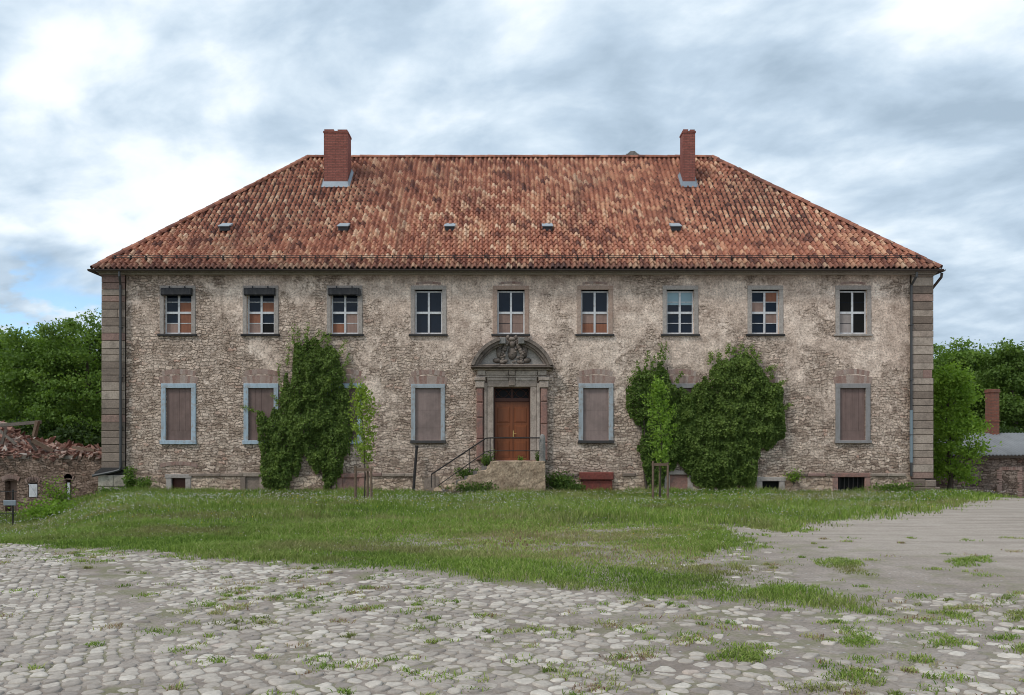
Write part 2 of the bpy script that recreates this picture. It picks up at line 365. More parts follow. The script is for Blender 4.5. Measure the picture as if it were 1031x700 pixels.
def leafmat(name, stops, trans=.35, ns=1.2):
    g = mat(name, .6, .25); r = g.attr('rnd'); n = g.noise(g.pos(), ns, 3, .6)
    c = g.ramp(g.m('ADD', g.m('MULTIPLY', r, .6), g.m('MULTIPLY', n, .4)), stops)
    g.set(g.b.inputs['Base Color'], c)
    tr = g.n('BsdfTranslucent', {}, {'Color': g.mix(1., c, (1.3, 1.4, .6), 'MULTIPLY')})
    mx = g.n('MixShader', {}, {0: trans}); g.nt.links.new(g.b.outputs[0], mx.inputs[1]); g.nt.links.new(tr.outputs[0], mx.inputs[2])
    g.nt.links.new(mx.outputs[0], g.out.inputs[0]); return g.mat
LEAF_DARK = leafmat('leaf_dark', [(.15, (.05, .09, .02)), (.5, (.10, .165, .035)), (.85, (.165, .245, .055))])
LEAF_MID = leafmat('leaf_mid', [(.15, (.06, .108, .022)), (.5, (.125, .208, .04)), (.85, (.225, .325, .068))])
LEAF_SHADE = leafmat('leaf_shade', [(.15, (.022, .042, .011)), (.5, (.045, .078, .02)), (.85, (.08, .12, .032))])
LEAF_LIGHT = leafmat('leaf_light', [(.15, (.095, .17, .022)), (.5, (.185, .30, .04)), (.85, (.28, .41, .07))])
IVY_D = leafmat('creeper_leaf_dark', [(.15, (.045, .075, .015)), (.5, (.115, .175, .036)), (.85, (.26, .345, .085))], .25)
IVY_L = leafmat('creeper_leaf_fresh', [(.15, (.042, .075, .014)), (.5, (.095, .155, .03)), (.85, (.20, .28, .062))], .3)
SAP_L = leafmat('young_leaf', [(.15, (.15, .21, .035)), (.5, (.25, .335, .06)), (.85, (.37, .45, .11))], .4)
SAP_R = leafmat('young_leaf_green', [(.15, (.115, .20, .03)), (.5, (.21, .33, .055)), (.85, (.31, .44, .085))], .4)
g = mat('bark', .95, .1); n_ = g.noise(g.vm('MULTIPLY', g.obj(), (6, 6, 1.5)), 1, 5, .7); BARK = fin(g, g.mix(n_, (.035, .028, .022), (.13, .105, .085)), g.bump(n_, .6, .03))
# grass
g = mat('grass_blades', .65, .2); r_ = g.attr('rnd'); P_ = g.pos()
gc = g.ramp(r_, [(0, (.08, .145, .022)), (.4, (.185, .285, .044)), (.7, (.30, .40, .085)), (.88, (.44, .43, .18)), (.95, (.44, .37, .22)), (1, (.26, .15, .10))])
dry = g.mr(g.noise(g.vm('MULTIPLY', P_, (.55, 1.3, 1)), .4, 6, .65), .46, .63, 0, .48, True)
gc = g.mix(dry, gc, g.mix(r_, (.24, .15, .09), (.42, .34, .21)))
GRASS = fin(g, gc)
tr_ = g.n('BsdfTranslucent', {}, {'Color': gc}); mx_ = g.n('MixShader', {}, {0: .3}); g.nt.links.new(g.b.outputs[0], mx_.inputs[1]); g.nt.links.new(tr_.outputs[0], mx_.inputs[2]); g.nt.links.new(mx_.outputs[0], g.out.inputs[0])
g = mat('flower_heads', .7, .2); FLOWER = fin(g, g.ramp(g.attr('rnd'), [(0, (.5, .48, .44)), (.8, (.66, .64, .6)), (.9, (.5, .36, .38)), (.94, (.6, .44, .02)), (1, (.7, .5, .02))], 'LINEAR'))
# yard ground
g = mat('yard_earth', .95, .1); P_ = g.pos()
n1 = g.noise(P_, .35, 6, .6); n2 = g.noise(P_, 2.2, 6, .65); n3 = g.noise(P_, 28, 4, .7); n4 = g.noise(g.vm('MULTIPLY', P_, (.35, 1.6, 1)), .8, 5, .6)
ec = g.ramp(n1, [(.3, (.285, .237, .20)), (.5, (.35, .296, .255)), (.7, (.41, .355, .31))])
ec = g.mix(.6, ec, g.ramp(n2, [(.3, .55), (.65, 1.)]), 'MULTIPLY')
ec = g.mix(.6, ec, g.ramp(n3, [(.3, .45), (.68, 1.15)]), 'MULTIPLY')
ec = g.mix(g.mr(n4, .52, .66, 0, .45, True), ec, (.17, .135, .115))
vo_ = g.voro(P_, 16, 'F1'); pe = g.mr(vo_.outputs['Distance'], .22, .30, 1, 0)
cr_, cg_, cb_ = g.sep(vo_.outputs['Color']); pe = g.m('MULTIPLY', pe, g.mr(cr_, .72, .78))
ec = g.mix(pe, ec, g.ramp(cg_, [(0, (.22, .2, .185)), (1, (.5, .47, .44))]))
yx_, yy_, yz_ = g.sep(P_); mo_ = g.m('MULTIPLY', g.mr(g.noise(P_, 1.6, 6, .7), .47, .62, 0, .55, True), g.mr(yx_, 5., 9., 1., .25))
ec = g.mix(mo_, ec, (.16, .165, .075))
tk_ = g.m('ADD', g.m('MULTIPLY', yx_, 1.), g.m('ADD', g.m('MULTIPLY', yy_, .45), g.m('MULTIPLY', g.noise(P_, .5, 4, .6), 3.)))
rut_ = g.noise(g.vm('MULTIPLY', P_, (.22, 2.6, 1)), .9, 6, .65); sand_ = g.mix(n2, (.34, .285, .24), (.50, .44, .38)); sand_ = g.mix(g.mr(rut_, .46, .62, 0, .6, True), sand_, (.265, .22, .185)); sand_ = g.mix(.5, sand_, g.ramp(n3, [(.3, .5), (.65, 1.15)]), 'MULTIPLY')
ec = g.mix(g.mr(tk_, 10., 15.5, 0, .8, True), ec, sand_)
EARTH = fin(g, ec, g.bump(g.m('ADD', g.m('ADD', n2, g.m('MULTIPLY', n3, .4)), pe), .6, .03))
g = mat('cobble_stone', .8, .25); r_ = g.attr('rnd'); P_ = g.pos()
cc = g.ramp(r_, [(0, (.23, .195, .17)), (.22, (.32, .275, .238)), (.45, (.40, .35, .30)), (.7, (.49, .435, .375)), (.92, (.60, .545, .475)), (1, (.42, .31, .255))])
n2 = g.noise(P_, 22, 5, .65); n1 = g.noise(P_, .5, 5, .6)
cc = g.mix(.55, cc, g.ramp(n2, [(.3, .55), (.65, 1.1)]), 'MULTIPLY'); cc = g.mix(g.mr(n1, .5, .7, 0, .45, True), cc, (.23, .195, .175))
COBBLE = fin(g, cc, g.bump(n2, .35, .012))
g = mat('turf_soil', .95, .1); TURF = fin(g, g.mix(g.noise(g.pos(), 3, 5, .65), (.075, .095, .035), (.17, .16, .09)))

# ------------------------------------------------------------------ terrain
def H(x, y):
    x = np.asarray(x, float); y = np.asarray(y, float)
    a_ = -x/np.maximum(np.minimum(y, 33.), 1.)
    left = -0.95*sst(.475, .63, a_)*sst(13, 24, y)
    right = -0.8*sst(14.5, 20.0, x)*sst(25.5, 35, y)
    bank = -.15*sst(22, 30, y)
    bumps = (fbm(x*.35, y*.35, 3)-.5)*.10*sst(2, 9, y)*sst(80, 40, np.abs(x)+y*.5)
    flat = np.where((y > 31) & (np.abs(x) < 17), .25, 1)
    return left+right*1.+bank*sst(16.8, 15.0, np.abs(x)*(x > 0))+bumps*flat+(fbm(x*.03, y*.03, 9)-.5)*3*sst(60, 200, np.hypot(x, y))
def axis(parts):
    a = []
    for lo, hi, st in parts: a += list(np.arange(lo, hi, st))
    return np.array(a+[parts[-1][1]])
gx = axis([(-900, -120, 60), (-120, -40, 8), (-40, -20, 1), (-20, 20, .25), (20, 40, 1), (40, 120, 8), (120, 900, 60)])
gy = axis([(-200, -40, 20), (-40, 0, 4), (0, 40, .25), (40, 60, 1), (60, 160, 8), (160, 1200, 65)])
GX, GY = np.meshgrid(gx, gy); GV = np.stack([GX, GY, H(GX, GY)], -1).reshape(-1, 3)
nx_, ny_ = len(gx), len(gy); ii = (np.arange(ny_-1)[:, None]*nx_+np.arange(nx_-1)).ravel()
tag(npmesh('ground', GV, np.stack([ii, ii+1, ii+nx_+1, ii+nx_], -1), EARTH, smooth=True), kind='structure')

# grass areas (outlined on the ground)
G_MAIN = [gp(*p) for p in [(-40, 546), (0, 548), (60, 553), (150, 560), (200, 566), (300, 571), (400, 577), (450, 583), (520, 591), (600, 598), (680, 604), (720, 610), (780, 612), (830, 617), (884, 620), (890, 608), (860, 598), (830, 592), (800, 584), (785, 566), (770, 548), (758, 537), (731, 530), (770, 533), (792, 540), (816, 531), (884, 523), (945, 518), (975, 509)]] + [(16.4, 26.5), (18.3, 28.5), (19.3, 31), (19.8, 34), (21, 37), (17, 38), (16.95, 32.0), (-16.5, 32.0), (-17, 33), (-34, 33), (-34, 22), (-24, 14.5)]
G_THIN = [gp(*p) for p in [(300, 552), (360, 540), (450, 532), (560, 528), (640, 529), (690, 536), (715, 545), (690, 560), (640, 568), (560, 574), (470, 568), (380, 562)]]
G_THIN2 = [gp(*p) for p in [(670, 566), (700, 550), (760, 545), (792, 562), (804, 585), (780, 596), (715, 592)]]
G_ISL = [[gp(*p) for p in q] for q in [
    [(818, 565), (832, 560), (850, 562), (872, 569), (888, 579), (880, 583), (850, 578), (822, 571)],
    [(950, 567), (968, 561), (1000, 560), (1004, 567), (985, 572), (958, 573)],
    [(690, 655), (730, 648), (775, 650), (790, 660), (760, 672), (710, 668)],
    [(843, 643), (865, 637), (884, 640), (892, 650), (870, 656), (845, 652)],
    [(918, 645), (950, 640), (990, 644), (1003, 652), (960, 656), (925, 654)],
    [(823, 682), (860, 672), (888, 680), (892, 692), (850, 697)],
    [(900, 664), (935, 659), (945, 668), (915, 672)], [(908, 600), (930, 596), (952, 600), (940, 606), (912, 606)],
    [(935, 618), (965, 614), (985, 618), (960, 624)], [(1000, 620), (1035, 612), (1045, 626), (1010, 630)], [(1000, 650), (1040, 640), (1060, 660), (1010, 664)],
    [(978, 590), (1000, 586), (1012, 590), (995, 594)]]]
G_GRAVEL = [gp(*p) for p in [(731, 528), (760, 540), (800, 586), (890, 604), (960, 598), (1100, 600), (1300, 560), (1100, 505), (985, 504), (945, 518), (884, 523), (816, 531), (790, 540)]]
def thinness(x, y):
    dd = np.where(inpoly(x, y, G_THIN), 1, -1)*polydist(x, y, G_THIN)
    return sst(-.9, 2.2, dd+(fbm(x*.45, y*.6, 91)-.5)*5.)
def grass_density(x, y):
    dd = polydist(x, y, G_MAIN); inn = inpoly(x, y, G_MAIN)
    n = fbm(x*1.1, y*1.1, 21); n2 = fbm(x*3.1, y*3.1, 5)
    scale = np.clip(y/18., .35, 1.3)
    D = np.where(inn, sst(-.05, 1.0, dd/scale+(n2-.5)*1.5), np.where(dd < .5*scale, .5*sst(.5, .72, n2)*(1-dd/(.5*scale)), 0))
    thin = thinness(x, y)
    D = D*(1-thin*.72*sst(.34, .56, n2*.5+n*.5)-thin*.10)
    thin2 = inpoly(x, y, G_THIN2)*sst(0, .5, polydist(x, y, G_THIN2)); D = D*(1-thin2*.85*sst(.36, .5, n2*.5+n*.5))
    for q in G_ISL:
        di = polydist(x, y, q); i_ = inpoly(x, y, q)
        D = np.maximum(D, np.where(i_, sst(-.05, .3, di+(n2-.5)*.5), 0))
    return D
# the soil under the turf: a sheet draped 4 mm above the ground
tx = np.arange(-34, 22, .2); ty = np.arange(8, 37, .2); TX, TY = np.meshgrid(tx, ty)
DEN = grass_density(TX, TY); keep = (DEN[:-1, :-1]+DEN[1:, 1:]+DEN[1:, :-1]+DEN[:-1, 1:])/4 > .93
keep &= (TY[:-1, :-1] > 17) & (thinness(TX[:-1, :-1], TY[:-1, :-1]) < .15)
keep &= ~((TY[:-1, :-1] > 31.7) & (np.abs(TX[:-1, :-1]) < 16.6))
nx_ = len(tx); iq = (np.arange(len(ty)-1)[:, None]*nx_+np.arange(nx_-1))[keep]
tag(npmesh('turf_ground', np.stack([TX, TY, H(TX, TY)+.006], -1).reshape(-1, 3), np.stack([iq, iq+1, iq+nx_+1, iq+nx_], -1), TURF, smooth=True), kind='structure')

# ------------------------------------------------------------------ cobbles: real stones, shrunk out of their neighbours' way
def stones(bx, by, ang, dx_, dy_, nx__, ny__, jit, gap, keepfn, cap, hgt, seed, lift=0.):
    rg = np.random.default_rng(seed)
    I, J = np.meshgrid(np.arange(nx__), np.arange(ny__)); 
    u = (I+.5*(J % 2)+rg.uniform(-jit, jit, I.shape))*dx_; v = (J+rg.uniform(-jit, jit, I.shape)*.75)*dy_
    K = 12; th = np.arange(K)*2*np.pi/K; rad = np.full(I.shape+(K,), 9.)
    for a in (-1, 0, 1):
        for b in (-2, -1, 0, 1, 2) if a == 0 else (-1, 0, 1):
            pass
    for a in range(-2, 3):
        for b in range(-2, 3):
            if a == 0 and b == 0: continue
            un = np.roll(u, (-b, -a), (0, 1)); vn = np.roll(v, (-b, -a), (0, 1)); ex, ey = un-u, vn-v; L = np.hypot(ex, ey)
            cs = (ex[..., None]*np.cos(th)+ey[..., None]*np.sin(th))/L[..., None]
            rr = np.where(cs > .05, (L[..., None]/2-gap)/np.maximum(cs, .05), 9.); rad = np.minimum(rad, rr)
    inner = (I > 1) & (I < nx__-2) & (J > 1) & (J < ny__-2)
    rad = np.clip(rad, .02, cap); rad = .84*rad+.08*(np.roll(rad, 1, -1)+np.roll(rad, -1, -1))
    rad *= rg.uniform(.84, 1.06, I.shape)[..., None]*rg.uniform(.9, 1.06, rad.shape)
    ca, sa = math.cos(ang), math.sin(ang)
    X = bx+u*ca-v*sa; Y = by+u*sa+v*ca
    k = inner & keepfn(X, Y, rg)
    X, Y, rad = X[k], Y[k], rad[k]; n = len(X)
    rings = [(1.02, -.6), (.96, .55), (.80, .90), (.42, 1.)]
    V = np.zeros((n, 4*K+1, 3)); hh = hgt*rg.uniform(.05, 1.3, n)*.6; tiltx, tilty = rg.normal(0, .06, n), rg.normal(0, .06, n)
    Z0 = H(X, Y)
    for q, (fr, fz) in enumerate(rings):
        lx = rad*fr*np.cos(th+ang); ly = rad*fr*np.sin(th+ang)
        V[:, q*K:(q+1)*K, 0] = X[:, None]+lx; V[:, q*K:(q+1)*K, 1] = Y[:, None]+ly
        V[:, q*K:(q+1)*K, 2] = Z0[:, None]+lift+hh[:, None]*fz+(lx*tiltx[:, None]+ly*tilty[:, None])*(fz > 0)+rg.normal(0, .0012, (n, K))
    V[:, -1] = np.stack([X, Y, Z0+lift+hh*1.02], -1)
    Fq = []
    for q in range(3):
        for t in range(K): Fq.append((q*K+t, q*K+(t+1) % K, (q+1)*K+(t+1) % K, (q+1)*K+t))
    for t in range(0, K, 2): Fq.append((3*K+t, 3*K+(t+1) % K, 3*K+(t+2) % K, 4*K))
    Fq = np.array(Fq); F = (np.arange(n)[:, None, None]*(4*K+1)+Fq).reshape(-1, 4)
    rn = np.repeat(rg.beta(2.2, 2.2, n), len(Fq))
    return V.reshape(-1, 3), F, rn
def side(x, y): return (x+7.2)*(-7.15)-(y-12.45)*5.3                       # > 0 left of the paving edge
def keep_setts(x, y, rg): return (side(x, y) > 0) & (y > 1.5) & (y < 15.5) & (x > -17) & (grass_density(x, y) < .5) & (rg.random(x.shape) < .985)
def keep_field(x, y, rg):
    n = fbm(x*.55, y*.55, 41); n2 = fbm(x*1.4, y*1.4, 77)
    dens = .93*sst(.28, .46, n*.65+n2*.35)+.12
    dens = np.where(x > 1.0, dens*(.85-.35*sst(1, 6, x)*sst(.4, .6, n2)), dens)
    dens = np.where(inpoly(x, y, G_GRAVEL), 0, dens)
    s_ = side(x, y); dens = np.where((s_ > -3.5) & (y > 7), dens*.25, dens)   # the sunken strip beside the edge
    D = grass_density(x, y)
    return (s_ <= 0) & (y > 1.5) & (y < 16.5) & (x < 14) & (rg.random(x.shape) < dens*(1-D)) & (D < .6) & ~(inpoly(x, y, G_MAIN) & (rg.random(x.shape) < .75)) & ~inpoly(x, y, G_THIN)
# rows start well outside; shift so the field covers the left yard
A1 = stones(-24, -2, R(-18), .168, .086, 170, 275, .26, .005, keep_setts, .13, .022, 1)
A2 = stones(-13, 1.2, R(4), .182, .100, 155, 158, .36, .007, keep_field, .15, .021, 2)
tag(npmesh('cobbled_yard', np.concatenate([A1[0], A2[0]]), np.concatenate([A1[1], A2[1]+len(A1[0])]), COBBLE, rnd=np.concatenate([A1[2], A2[2]]), smooth=True), kind='structure')
# kerb line between the two pavings

# ------------------------------------------------------------------ grass
def blades(x, y, h, wd, seed, lean=.5, flat=0.):
    rg = np.random.default_rng(seed); n = len(x); z = H(x, y)
    az = rg.uniform(0, 2*np.pi, n); ln = (.1+(lean-.1)*rg.random(n))*h; fa = rg.uniform(0, 2*np.pi, n)
    wx, wy = np.cos(fa)*wd/2, np.sin(fa)*wd/2; V = np.zeros((n, 5, 3))
    V[:, 0] = np.stack([x-wx, y-wy, z-.01], -1); V[:, 1] = np.stack([x+wx, y+wy, z-.01], -1)
    mx, my = x+np.cos(az)*ln*.35, y+np.sin(az)*ln*.35
    V[:, 2] = np.stack([mx+wx*.8, my+wy*.8, z+h*.6], -1); V[:, 3] = np.stack([mx-wx*.8, my-wy*.8, z+h*.6], -1)
    V[:, 4] = np.stack([x+np.cos(az)*ln, y+np.sin(az)*ln, z+h*(1-.25*rg.random(n))], -1)
    b = np.arange(n)[:, None]*5
    T = np.concatenate([b+[0, 1, 2], b+[0, 2, 3], b+[3, 2, 4]])
    return V.reshape(-1, 3), T
def scatter(n, x0, x1, y0, y1, seed):
    rg = np.random.default_rng(seed); return rg.uniform(x0, x1, n), rg.uniform(y0, y1, n), rg
GV_, GT_, GR_ = [], [], []
def add_grass(V, T, r):
    o = sum(len(q) for q in GV_); GV_.append(V); GT_.append(T+o); GR_.append(np.tile(r, 3))
def house_free(x, y): return ~((y > 31.9) & (x > -16.6) & (x < 17.0)) & ~((y > 30.45) & (x > -3.2) & (x < 1.35))
for (n, y0, y1, hw) in ((300000, 4.6, 8, 6), (520000, 8, 17, 13), (360000, 17, 35, 22)):
    x, y, rg = scatter(n, -hw-(8 if y0 > 10 else 5), hw, y0, y1, 100+int(y0))
    vis = (np.abs(x) < y*.68+4) & house_free(x, y)
    x, y = x[vis], y[vis]
    D = grass_density(x, y); k = rg.random(len(x)) < D; x, y, D = x[k], y[k], D[k]
    n1 = fbm(x*.5, y*.5, 61); n2 = fbm(x*1.7, y*1.7, 62); near = sst(8, 22, y)
    tall = sst(.42, .62, n1)*.6+sst(.45, .7, n2)*.4
    h = (.035+.055*near+(.07+.11*near)*tall+.12*sst(27, 31.5, y))*rg.uniform(.5, 1.3, len(x))*(.5+.5*D)
    thinz = thinness(x, y); h = h*(1-.5*thinz); isl = ~inpoly(x, y, G_MAIN); h = np.where(isl, h*.55, h)
    wd = (.009+.010*near)*rg.uniform(.7, 1.4, len(x))
    V, T = blades(x, y, h, wd, 5+int(y0), np.where(isl, 2.0, 1.15 if y0 < 17 else .85))
    r = np.clip(rg.beta(2, 2.6, len(x))*.95+(n1-.5)*.5+.30*thinz-.12*sst(26, 31, y), 0, 1)
    add_grass(V, T, r)
tag(npmesh('meadow_grass', np.concatenate(GV_), np.concatenate(GT_), GRASS, rnd=np.concatenate(GR_), nv=3), 'rough green meadow grass growing in front of the house', 'grass', kind='stuff')
# tufts between the stones
GV_, GT_, GR_ = [], [], []
x, y, rg = scatter(4600, -13, 13, 3.2, 15, 555)
n1 = fbm(x*.7, y*.7, 88); pr = np.where(side(x, y) > 0, .10, .5*sst(.38, .62, n1)+.10); pr = np.where(inpoly(x, y, G_GRAVEL), .10, pr)
pr = np.where((x > 1) & (y < 8.5), pr*1.4, pr)
k = (rg.random(len(x)) < pr) & (np.abs(x) < y*.68+1.5) & (grass_density(x, y) < .3); x, y = x[k], y[k]
for cx_, cy_ in zip(x, y):
    m_ = int(rg.integers(14, 85)); sp = rg.uniform(.02, .10)
    bx = cx_+rg.normal(0, sp, m_); by = cy_+rg.normal(0, sp*.8, m_)
    V, T = blades(bx, by, rg.uniform(.012, .05, m_), np.full(m_, .010), int(rg.integers(1e6)), 2.2)
    add_grass(V, T, np.clip(rg.normal(rg.uniform(.2, 1.0), .15, m_), 0, 1))
tag(npmesh('joint_weeds', np.concatenate(GV_), np.concatenate(GT_), GRASS, rnd=np.concatenate(GR_), nv=3), 'small tufts of grass sprouting between the cobbles', 'weeds', kind='stuff')
# clover and daisy heads in the meadow
x, y, rg = scatter(26000, -24, 20, 12, 31.8, 777)
n1 = fbm(x*.28, y*.55, 123); k = (rg.random(len(x)) < sst(.42, .62, n1)*.7+.10) & (grass_density(x, y) > .5) & house_free(x, y)
x, y = x[k], y[k]; n = len(x); z = H(x, y)+.05+.10*sst(14, 26, y)+rg.uniform(0, .10, n); s_ = (.008+.007*sst(14, 28, y))*rg.uniform(.7, 1.4, n)
V = np.stack([np.stack([x+a*s_, y+b*s_, z+c*s_], -1) for a, b, c in ((1, 0, 0), (-1, 0, 0), (0, 1, 0), (0, -1, 0), (0, 0, .8), (0, 0, -.8))], 1).reshape(-1, 3)
Fq = np.array([(0, 2, 4), (2, 1, 4), (1, 3, 4), (3, 0, 4), (2, 0, 5), (1, 2, 5), (3, 1, 5), (0, 3, 5)])
tag(npmesh('meadow_flowers', V, (np.arange(n)[:, None, None]*6+Fq).reshape(-1, 3), FLOWER, rnd=np.repeat(rg.random(n), 8), nv=3), 'tiny white clover and daisy heads scattered over the meadow', 'flowers', kind='stuff')

# ================================================================== THE HOUSE
def fx(p): return (p-515)/25.
def fz(p): return 1.65+(452-p)/25.
house = empty('manor_house', (0, 32, 0), 'long two storey stone manor house with red hipped tile roof and peeling plaster', 'house')
XL, XR, ZT, DEP = fx(105), fx(937), 8.86, 13.1
UPC = [179, 262.5, 347, 431.5, 514.5, 599, 685, 770.5, 859]
LOC = [(180, 0), (263, 0), (347, 0), (431, 1), (600, 2), (684, 3), (764, 3), (858.5, 3)]
UW, UZ0, UZ1 = 1.10, fz(336.5), fz(292)
LW, LZ0, LZ1 = 1.02, fz(443.5), fz(391)
holes = [(fx(c)-UW/2, fx(c)+UW/2, UZ0, UZ1) for c in UPC]+[(fx(c)-LW/2, fx(c)+LW/2, LZ0, LZ1) for c, _ in LOC]
DX0, DX1, DZ0, DZ1 = fx(497), fx(534), 1.19, fz(390)
holes.append((DX0, DX1, DZ0, DZ1))
CEL = [(173.5, 187.5, 481.5, 'dark'), (248, 262, 480, 'grey'), (345, 362, 481, 'red'), (674, 692, 478, 'pink'), (767, 784, 484.5, 'dark'), (843, 870, 480.5, 'dark')]
holes += [(fx(a), fx(b), -.35, fz(c)) for a, b, c, _ in CEL]
def holed(mb, x0, x1, z0, z1, hs, y, dep):
    xs = sorted({x0, x1, *[q for h in hs for q in h[:2] if x0 < q < x1]}); zs = sorted({z0, z1, *[q for h in hs for q in h[2:] if z0 < q < z1]})
    for a, b in zip(xs, xs[1:]):
        for c, e in zip(zs, zs[1:]):
            mx, mz = (a+b)/2, (c+e)/2
            if any(h[0] < mx < h[1] and h[2] < mz < h[3] for h in hs): continue
            mb.raw([(a, y, c), (b, y, c), (b, y, e), (a, y, e)], [(0, 1, 2, 3)])
    for a, b, c, e in hs:
        c_, e_ = max(c, z0), min(e, z1)
        if c_ >= e_: continue
        mb.raw([(a, y, c_), (b, y, c_), (b, y, e_), (a, y, e_), (a, y+dep, c_), (b, y+dep, c_), (b, y+dep, e_), (a, y+dep, e_)],
               [(0, 4, 5, 1), (1, 5, 6, 2), (2, 6, 7, 3), (3, 7, 4, 0)])
mb = MB(); holed(mb, XL, XR, -1.3, ZT, holes, 0., .42)
mb.raw([(XL, 0, -1.3), (XL, DEP, -1.3), (XR, DEP, -1.3), (XR, 0, -1.3), (XL, 0, ZT), (XL, DEP, ZT), (XR, DEP, ZT), (XR, 0, ZT)],
       [(0, 4, 5, 1), (1, 5, 6, 2), (2, 6, 7, 3)])
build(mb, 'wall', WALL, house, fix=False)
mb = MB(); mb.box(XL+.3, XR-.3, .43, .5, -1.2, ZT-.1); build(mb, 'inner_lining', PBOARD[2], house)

# plinth of squared rubble, standing 6 cm proud, with its ledge
PZ = fz(479)
mb = MB(); phs = [(fx(a)-.12, fx(b)+.12, -.5, fz(c)+.02) for a, b, c, _ in CEL]+[(DX0-.5, DX1+.5, -1, 3)]
phs = [h for h in phs]
holed(mb, fx(127), fx(916), -1.2, PZ, phs, -.07, .07)
mb.raw([(fx(127), -.07, PZ), (fx(916), -.07, PZ), (fx(916), 0, PZ), (fx(127), 0, PZ)], [(0, 1, 2, 3)])
build(mb, 'plinth', PLINTH, house, fix=False)
mb = MB()
for a, b, dk in ((191, 245.5, 0), (364, 418, 1), (560, 582, 1), (626, 640, 1), (792, 840, 1), (874, 911, 1)):
    mb = MB(); x = fx(a)
    while x < fx(b):
        x2 = min(x+random.uniform(.7, 1.3), fx(b)); mb.bbox(x, x2-.01, -.13, -.002, PZ-.03+random.uniform(-.01, .01), PZ+.10+random.uniform(-.015, .01), .025, 0, random.uniform(.0, .5) if not dk else random.random()); x = x2
    build(mb, 'plinth_ledge', ASHLAR, house)

# corner pilasters: rusticated courses
for (a, b) in ((105, 127), (916.5, 937)):
    mb = MB(); z = fz(473) if a < 500 else fz(482); k = 0
    while z < 8.6:
        hgt = random.uniform(.25, .36); z1 = min(z+hgt, 8.64); xa, xb = fx(a), fx(b)
        dpt = .13+random.uniform(-.008, .008)
        sp = random.random()
        if sp < .07:
            xm = xa+(xb-xa)*random.uniform(.4, .7)
            mb.bbox(xa-.05, xm-.006, -dpt, .35, z+.008, z1-.008, .016); mb.bbox(xm+.006, xb, -dpt-.004, .35, z+.008, z1-.008, .016)
        else: mb.bbox(xa-.05 if a < 500 else xa, xb if a < 500 else xb+.05, -dpt, .35, z+.008, z1-.008, .016)
        z = z1; k += 1
    build(mb, 'corner_pilaster', ASHLAR, house)
    mb = MB(); mb.box(fx(a)-.0, fx(b), -.075, -.003, 0, 8.62); build(mb, 'pilaster_joints', SILLM, house)
# bases
mb = MB(); rows = [(-1.25, -.62), (-.62, -.25), (-.25, .12), (.12, .60)]
for z0, z1 in rows:
    xs = [fx(101), fx(101)+random.uniform(.5, .8), fx(130)]
    for q0, q1 in zip(xs, xs[1:]): mb.bbox(q0+.005, q1-.005, -.20+random.uniform(-.01, .01), .3, z0+.006, z1-.006, .03)
build(mb, 'pilaster_base', PALEASH, house)
mb = MB(); mb.prism([(fx(98), .58), (fx(127), .82), (fx(127), .90), (fx(105), .90), (fx(98), .70)], -.22, -.135); build(mb, 'base_coping', SILLM, house)
mb = MB()
for (q0, q1, z0, z1) in ((914, 938, -.9, .12), (913, 929, .12, .42), (929.3, 940, .12, .40), (938.2, 944, -.9, .12)): mb.bbox(fx(q0), fx(q1), -.22, .3, z0, z1, .035)
build(mb, 'pilaster_base', ASHLAR, house)

